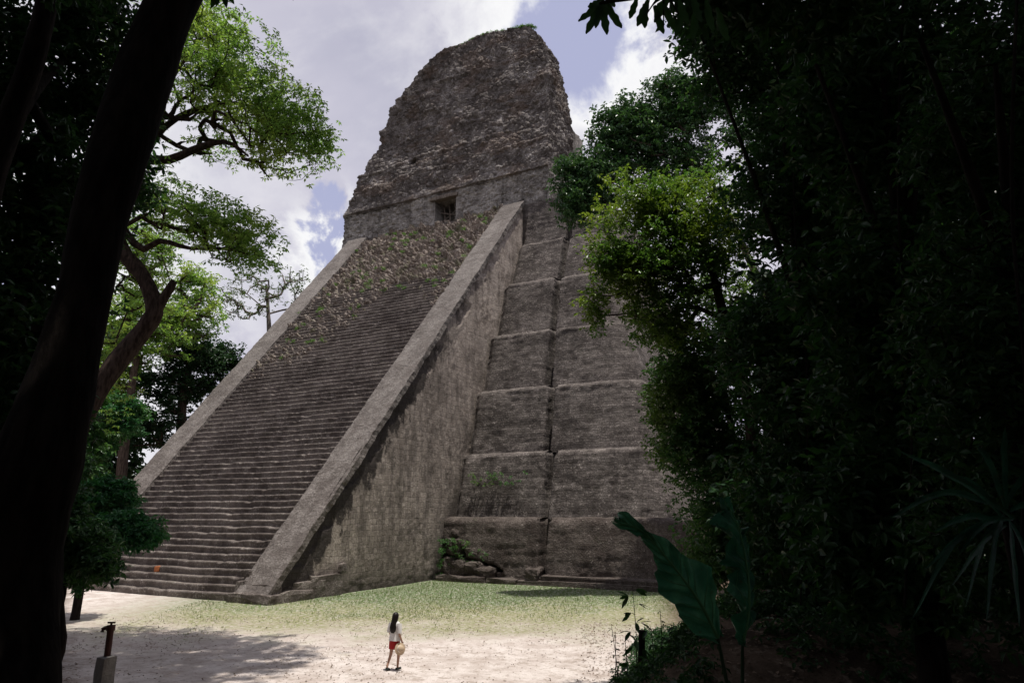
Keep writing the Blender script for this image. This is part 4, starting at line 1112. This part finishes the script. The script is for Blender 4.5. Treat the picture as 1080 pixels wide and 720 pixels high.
# low ground cover on the bank and forest edge, leaf litter
n = 9000
rr_ = rs.rand(n) * 9 + .6; ww_ = 8 + rs.rand(n) ** .8 * 22; rr_ = rr_ + .30 * (ww_ - 15) + .4
keep = fbm(np.stack([rr_, ww_, 0 * rr_], 1), .8, 3, 5) > -.12
rr_, ww_ = rr_[keep], ww_[keep]
P = CAM + rr_[:, None] * RT + ww_[:, None] * FW; P[:, 2] = ground_z(P[:, 0], P[:, 1])
P[:, 2] += .06 + .3 * rs.rand(len(P)) ** 2
E_ = np.array([at(690 + 130 * rs.rand(), 700, 5.9 + 1.2 * rs.rand()) for _ in range(160)]); E_[:, 2] = ground_z(E_[:, 0], E_[:, 1]) + .05 + .45 * rs.rand(160); P = np.vstack([P, E_])
V, F = clump_leaves(P, .14, 12, 4, .10, .05, .6, 'tri', .8, rs)
tag(mesh_obj('ground_cover', V, F, M['leaf_near']), 'low dark leafy ground cover on the right bank', 'ground cover', kind='stuff')


def litter():
    n = 26000; r_ = -14 + 32 * rs.rand(n); w_ = 4 + rs.rand(n) * 28
    keep = (r_ > .10 * w_ - .2) | (w_ < 18.5) | (r_ < -.60 * w_ + .5)
    r_, w_ = r_[keep], w_[keep]; P = CAM + r_[:, None] * RT + w_[:, None] * FW; P[:, 2] = ground_z(P[:, 0], P[:, 1]) + .012
    T = rs.normal(size=P.shape) * [1, 1, .15]; N = np.array([0, 0, 1.]) + rs.normal(size=P.shape) * .25
    V, F = leaf_mesh(P, T, N, .06 + .07 * rs.rand(len(P)), .03 + .03 * rs.rand(len(P)), 'tri', .3, .1)
    g = G('dry fallen leaves'); rnd = g.n('NewGeometry').outputs['Random Per Island']
    c = g.mix(rnd, (0.10, 0.06, 0.04), (0.34, 0.25, 0.19))
    tag(mesh_obj('leaf_litter', V, F, g.pbr(c, .8)), 'dry brown fallen leaves scattered over the shaded forest floor', 'leaf litter', kind='stuff')


litter()


def plaza_litter():
    n = 9000; r_ = -18 + 26 * rs.rand(n); w_ = 18 + 16 * rs.rand(n); keep = fbm(np.stack([r_, w_, 0 * r_], 1), .5, 3, 91) > -.05 - .4 * (rs.rand(n) > .7)
    r_, w_ = r_[keep], w_[keep]; P = CAM + r_[:, None] * RT + w_[:, None] * FW; P[:, 2] = ground_z(P[:, 0], P[:, 1]) + .01
    T = rs.normal(size=P.shape) * [1, 1, .3]; N = np.array([0, 0, 1.]) + rs.normal(size=P.shape) * .4
    V, F = leaf_mesh(P, T, N, .04 + .08 * rs.rand(len(P)) ** 2, .03 + .04 * rs.rand(len(P)) ** 2, 'tri', .5, .1)
    g = G('litter bits'); rnd = g.n('NewGeometry').outputs['Random Per Island']
    tag(mesh_obj('plaza_litter', V, F, g.pbr(g.mix(rnd, (0.12, 0.085, 0.06), (0.5, 0.42, 0.35)), .9)), 'small dry leaves and pebbles strewn over the pale plaza', 'litter', kind='stuff')


plaza_litter()


def grass():
    n = 60000; r_ = -17 + 27 * rs.rand(n); w_ = 25 + 27 * rs.rand(n)
    P = CAM + r_[:, None] * RT + w_[:, None] * FW; P[:, 2] = 0
    k = w_ + 9 * fbm(P, .22, 3, 51) + 4 * fbm(P, .9, 3, 52) + 2.5 * fbm(P, 2.5, 2, 53)
    keep = (k > 31.0 + 9 * rs.rand(n) ** .7) & ~((P[:, 0] < 0.4) & (P[:, 1] > -.4)) & (P[:, 1] < 15.1) & (P[:, 0] < 24)
    P = P[keep]; P[:, 2] = ground_z(P[:, 0], P[:, 1]); n = len(P)
    T = np.array([0, 0, 1.]) + rs.normal(size=(n, 3)) * .5; N = rs.normal(size=(n, 3))
    V, F = leaf_mesh(P, T, N, .04 + .15 * rs.rand(n) ** 3, np.full(n, .022), 'tri', .2, .3)
    tag(mesh_obj('grass', V, F, leafmat('short grass', (0.07, 0.13, 0.03), (0.20, 0.23, 0.08), None, .3, .7)), 'short thin grass at the foot of the pyramid', 'grass', kind='stuff')


grass()


# tufts on the pyramid: plants rooted in the rubble, on the comb's crest and terrace ledges
def tufts():
    Q = []
    for _ in range(120):
        x = -20 + 17.5 * rs.rand(); y = 14 + 16 * rs.rand(); zb_ = np.interp(x, [-20, -15, -12.6, -10.5, -8.8, -5.5, -2.5], [16, 17.4, 19, 24.5, 25.5, 24, 21])
        if CS + KS * y > zb_ and fbm(np.array([[x, y, 0]]), .5, 2, 77)[0] > -.15: Q.append((x, y - .12, KS * y + .22))
    for _ in range(150):
        x = -13 + 13 * rs.rand(); Q.append((x, 32.6 + rs.rand() * .5, 58.4 + np.interp(x, [-14.5, -11.5, -9.0, -7.0, -4.5, -2.0, 0.0], [-0.3, 0.5, 0.8, 1.3, 0.8, 0.5, 0.0])))
    return np.array(Q)


Q = tufts(); V, F = clump_leaves(Q, .26, 44, 5, .2, .06, .3, 'tri', .7, rs)
mesh_obj('vegetation', V, F, leafmat('weeds on stone', (0.06, 0.14, 0.03), (0.15, 0.26, 0.06), None, .35, .6), pyr)
Q = np.array([(0.35 + 3.6 * rs.rand(), 16.0 + rs.rand() * .4, .5 + 2.4 * rs.rand()) for _ in range(40)] + [(7.9 + .3 * rs.rand(), 20.3, 14.4 + .3 * rs.rand() - .9) for _ in range(0)] +
             [(1.2 + 5 * rs.rand(), 17.9 + .1 * rs.rand(), 6.8 + .8 * rs.rand()) for _ in range(26)] + [(.3, 15.5 + .6 * rs.rand(), 3 * rs.rand()) for _ in range(24)])
V, F = clump_leaves(Q, .22, 24, 4, .12, .06, .4, 'tri', .9, rs); mesh_obj('vegetation', V, F, M['leaf_lower'], pyr)

# ------------------------------------------------------------------ water tap on its concrete block
bp = at(109, 722, 18.0); bp[2] = gz(bp)
t = thing('water_tap', 'standing water tap on a square concrete block in the dappled shade at lower left', 'tap', bp)
g = G('damp concrete'); c = g.mix(g.noise(g.obj_co(), 6, 5), (0.10, 0.095, 0.09), (0.24, 0.225, 0.21)); M['conc'] = g.pbr(c, .9, g.bump(g.noise(g.obj_co(), 18, 4), .02))
g = G('rusty pipe'); c = g.mix(g.noise(g.obj_co(), 12, 4), (0.035, 0.02, 0.017), (0.09, 0.035, 0.028)); M['rust'] = g.pbr(c, .7)
topb = at(109, 692, 18.0)[2]; topt = at(109, 657, 18.0)[2]
m = MB(); m.box((bp[0] - .17, bp[1] - .17, bp[2] - .2), (bp[0] + .17, bp[1] + .17, topb), .03, .03); o = m.obj('block', M['conc'], t)
m = MB(); m.tube([(bp[0], bp[1], topb - .05), (bp[0], bp[1], topt - .12)], .075, 12); m.tube([(bp[0], bp[1], topt - .16), (bp[0], bp[1], topt - .04)], .10, 12); m.obj('pipe', M['rust'], t)
m = MB(); e = np.array([bp[0], bp[1], topt - .10]); m.tube([e, e - RT * .13, e - RT * .19 - UPV * .03, e - RT * .2 - UPV * .09], [.045, .045, .05, .055], 10); m.obj('spout', M['rust'], t)
m = MB(); m.tube([e + UPV * .06, e + UPV * .12], .025, 8); m.tube([e + UPV * .12 - RT * .09, e + UPV * .12 + RT * .09], .022, 8); m.obj('handle', M['rust'], t)

# ------------------------------------------------------------------ the person
PX = np.array([15.41, -9.45, 0.0]); PX[2] = gz(PX)
g = G('skin'); M['skin'] = g.pbr((0.42, 0.25, 0.18), .55)
M['hair'] = G('black hair').pbr((0.012, 0.009, 0.008), .4)
M['blouse'] = G('white blouse').pbr((0.72, 0.70, 0.69), .8)
M['shorts'] = G('red skirt').pbr((0.36, 0.022, 0.022), .8)
M['shoe'] = G('dark shoe').pbr((0.03, 0.04, 0.035), .6)
M['straw'] = G('straw').pbr((0.52, 0.40, 0.28), .85)
pr = thing('person', 'woman in white blouse and red shorts walking across the plaza with long black hair', 'person', PX)
# local axes: she faces away from the viewer and to the right
fa = math.radians(62); FD = RT * math.cos(fa) + FW * math.sin(fa); RS = np.cross(FD, UPV)   # forward, her right


def pl(f, r, z): return PX + FD * f + RS * r + UPV * z


def skin_obj(name, verts, edges, radii, mat, parent, root=0, sub=2):
    me = bpy.data.meshes.new(name); off = np.array(parent_loc(parent))
    me.from_pydata([tuple((np.array(v) - off).tolist()) for v in verts], edges, [])
    me.materials.append(mat); o = bpy.data.objects.new(name, me); COL.objects.link(o); o.parent = parent
    md = o.modifiers.new('skin', 'SKIN'); md.use_smooth_shade = True
    if not me.skin_vertices: me.attributes  # layer is made by the modifier below
    for i, v in enumerate(me.skin_vertices[0].data):
        r = radii[i]; v.radius = (r, r) if np.isscalar(r) else r
        v.use_root = i == root
    s = o.modifiers.new('sub', 'SUBSURF'); s.levels = sub; s.render_levels = sub
    return o


def ensure_skin(o_mesh): pass


verts = [pl(0, 0, .86), pl(.01, 0, 1.0), pl(.0, 0, 1.14), pl(-.01, 0, 1.28), pl(-.01, 0, 1.36), pl(.01, 0, 1.43), pl(.02, 0, 1.49), pl(.025, 0, 1.56),   # 0-7 spine, head
         pl(0, .09, .83), pl(.10, .095, .46), pl(.05, .10, .07), pl(.19, .10, .03),                    # 8-11 right leg forward
         pl(0, -.09, .83), pl(-.04, -.09, .47), pl(-.22, -.09, .12), pl(-.15, -.09, .03),               # 12-15 left leg back
         pl(-.01, .16, 1.31), pl(-.05, .20, 1.05), pl(.06, .22, .84),                                   # 16-18 right arm
         pl(-.01, -.16, 1.31), pl(.0, -.20, 1.05), pl(.10, -.20, .85)]                                  # 19-21 left arm
edges = [(0, 1), (1, 2), (2, 3), (3, 4), (4, 5), (5, 6), (6, 7), (0, 8), (8, 9), (9, 10), (10, 11), (0, 12), (12, 13), (13, 14), (14, 15), (3, 16), (16, 17), (17, 18), (3, 19), (19, 20), (20, 21)]
rad = [.12, .10, .095, .11, .055, .045, .085, .08, .085, .052, .034, .026, .085, .052, .034, .026, .045, .034, .024, .045, .034, .024]


def add_skin_layer(me):
    bm_ = None
    import bmesh
    bm_ = bmesh.new(); bm_.from_mesh(me); bm_.verts.layers.skin.verify(); bm_.to_mesh(me); bm_.free()


def skin_obj(name, verts, edges, radii, mat, parent, root=0, sub=2):
    me = bpy.data.meshes.new(name); off = np.array(parent_loc(parent))
    me.from_pydata([tuple((np.array(v) - off).tolist()) for v in verts], edges, [])
    add_skin_layer(me); me.materials.append(mat)
    for i, v in enumerate(me.skin_vertices[0].data):
        v.radius = (radii[i], radii[i]); v.use_root = i == root
    o = bpy.data.objects.new(name, me); COL.objects.link(o); o.parent = parent
    md = o.modifiers.new('skin', 'SKIN'); md.use_smooth_shade = True
    s = o.modifiers.new('sub', 'SUBSURF'); s.levels = sub; s.render_levels = sub
    return o


# fingers of both hands as short chains rooted in the palms
for hb, sgn in ((18, 1), (21, -1)):
    hv = len(verts); w0 = verts[hb]; verts.append(w0 + FD * .03 - UPV * .06); edges.append((hb, hv)); rad.append(.028)
    for q in range(4):
        b = len(verts); o_ = FD * (.025 * (q - 1.5)); ln = (.055, .065, .06, .048)[q]
        verts += [verts[hv] + o_ - UPV * .035, verts[hv] + o_ - UPV * (.035 + ln * .6) - RS * sgn * .01, verts[hv] + o_ * .9 - UPV * (.035 + ln) - RS * sgn * .03]
        edges += [(hv, b), (b, b + 1), (b + 1, b + 2)]; rad += [.009, .0085, .007]
    b = len(verts); verts += [verts[hv] + FD * .045 + UPV * .01, verts[hv] + FD * .065 - UPV * .03]; edges += [(hv, b), (b, b + 1)]; rad += [.011, .009]
skin_obj('body', verts, edges, rad, M['skin'], pr)


def ringbody(name, rows, mat, nseg=24, wob=0.0, off=(0, 0)):
    """rows (z, half width sideways, half depth, forward offset)"""
    a = np.linspace(0, 2 * np.pi, nseg, endpoint=False); V = []
    for i, (z, hs, hd, fo) in enumerate(rows):
        k = 1 + wob * np.sin(a * 5 + i)
        V.append(np.array([pl(fo + off[0] + hd * math.sin(t) * kk, off[1] + hs * math.cos(t) * kk, z) for t, kk in zip(a, k)]))
    V = np.stack(V, 1).reshape(-1, 3)
    return mesh_obj(name, V, gridf(nseg, len(rows), 0, True), mat, pr, True)


ringbody('blouse', [(.84, .20, .16, 0), (.95, .175, .145, 0), (1.08, .155, .125, 0), (1.2, .17, .13, 0), (1.3, .185, .12, -.01), (1.36, .15, .10, -.01), (1.40, .07, .07, 0)], M['blouse'], wob=.03)
for sgn in (1, -1):
    m = MB(); m.tube([pl(-.01, sgn * .15, 1.33), pl(-.03, sgn * .19, 1.18), pl(-.04, sgn * .205, 1.06)], [.075, .07, .065], 10, False); m.obj('sleeve', M['blouse'], pr, True)
sh = ringbody('shorts', [(.60, .20, .15, .01), (.70, .19, .15, .01), (.82, .175, .14, 0), (.94, .15, .12, 0), (.99, .13, .11, 0)], M['shorts'], wob=.03)
ringbody('hair', [(1.06, .05, .02, -.125), (1.12, .10, .045, -.125), (1.22, .115, .06, -.115), (1.34, .105, .07, -.085), (1.42, .10, .085, -.045), (1.50, .102, .105, -.02), (1.57, .098, .105, -.005), (1.63, .07, .075, 0), (1.655, .02, .02, 0)], M['hair'], wob=.02)
# small face features (she looks away from the viewer)
m = MB(); m.tube([pl(.105, 0, 1.55), pl(.13, 0, 1.52)], [.012, .016], 6); m.obj('nose', M['skin'], pr, True)
for sgn in (1, -1):
    m = MB(); m.tube([pl(.095, sgn * .032, 1.545), pl(.107, sgn * .032, 1.545)], [.013, .012], 8); m.obj('eye', M['hair'], pr, True)
m = MB(); m.tube([pl(.10, -.025, 1.485), pl(.112, 0, 1.483), pl(.10, .025, 1.485)], .007, 6); m.obj('mouth', M['shorts'], pr, True)
for (a, b, s) in ((pl(.0, .10, .035), pl(.21, .10, .03), 1), (pl(-.24, -.09, .07), pl(-.10, -.09, .025), -1)):
    m = MB(); m.tube([a, (a + b) / 2, b], [.045, .045, .035], 10); m.obj('shoe', M['shoe'], pr, True)
# hat in her right hand
hc = pl(-.04, .24, .62)
ht = thing('straw_hat', 'round straw sun hat held at the hip by the woman', 'hat', hc)
hn = RS * .85 - FD * .4 + UPV * .15; hn /= np.linalg.norm(hn); h1 = np.cross(hn, UPV); h1 /= np.linalg.norm(h1); h2 = np.cross(hn, h1)
a = np.linspace(0, 2 * np.pi, 28, endpoint=False); rows = [(.18, 0.0), (.14, .012), (.10, .02), (.095, .05), (.085, .09), (.05, .11), (.0, .112)]
V = np.stack([np.array([hc + h1 * r_ * math.cos(t) + h2 * r_ * math.sin(t) + hn * z_ for t in a]) for r_, z_ in rows], 1).reshape(-1, 3)
o = mesh_obj('brim_and_crown', V, gridf(28, len(rows), 0, True), M['straw'], ht, True); o.name = 'crown'
V = np.stack([np.array([hc + h1 * r_ * math.cos(t) + h2 * r_ * math.sin(t) + hn * z_ for t in a]) for r_, z_ in [(.101, .022), (.098, .045)]], 1).reshape(-1, 3)
mesh_obj('hat_band', V, gridf(28, 2, 0, True), M['blouse'], ht, True)

# a small orange block lying on the fourth step
q = on_y(163, 607, 0.9)
m = MB(); m.box((q[0] - .22, .95, 3 * RIS + .02), (q[0] + .22, 1.2, 4 * RIS - .02), .03, .04)
g = G('orange clay'); tag(m.obj('clay_block', g.pbr((0.42, 0.15, 0.06), .9)), 'small orange clay block lying on a low step of the staircase', 'block')

# ------------------------------------------------------------------ distant forest all round
n = 2600; an = rs.rand(n) * 6.283; rd = 75 + rs.rand(n) * 60
C = np.stack([-5 + rd * np.cos(an), 0 + rd * np.sin(an), 2 + rs.rand(n) * 11], 1)
V, F = clump_leaves(C, 3.6, 40, 5, 1.6, 1.0, .6, 'tri', .8, rs)
tag(mesh_obj('distant_forest', V, F, M['leaf_dark']), 'far off jungle surrounding the clearing', 'forest', kind='stuff')
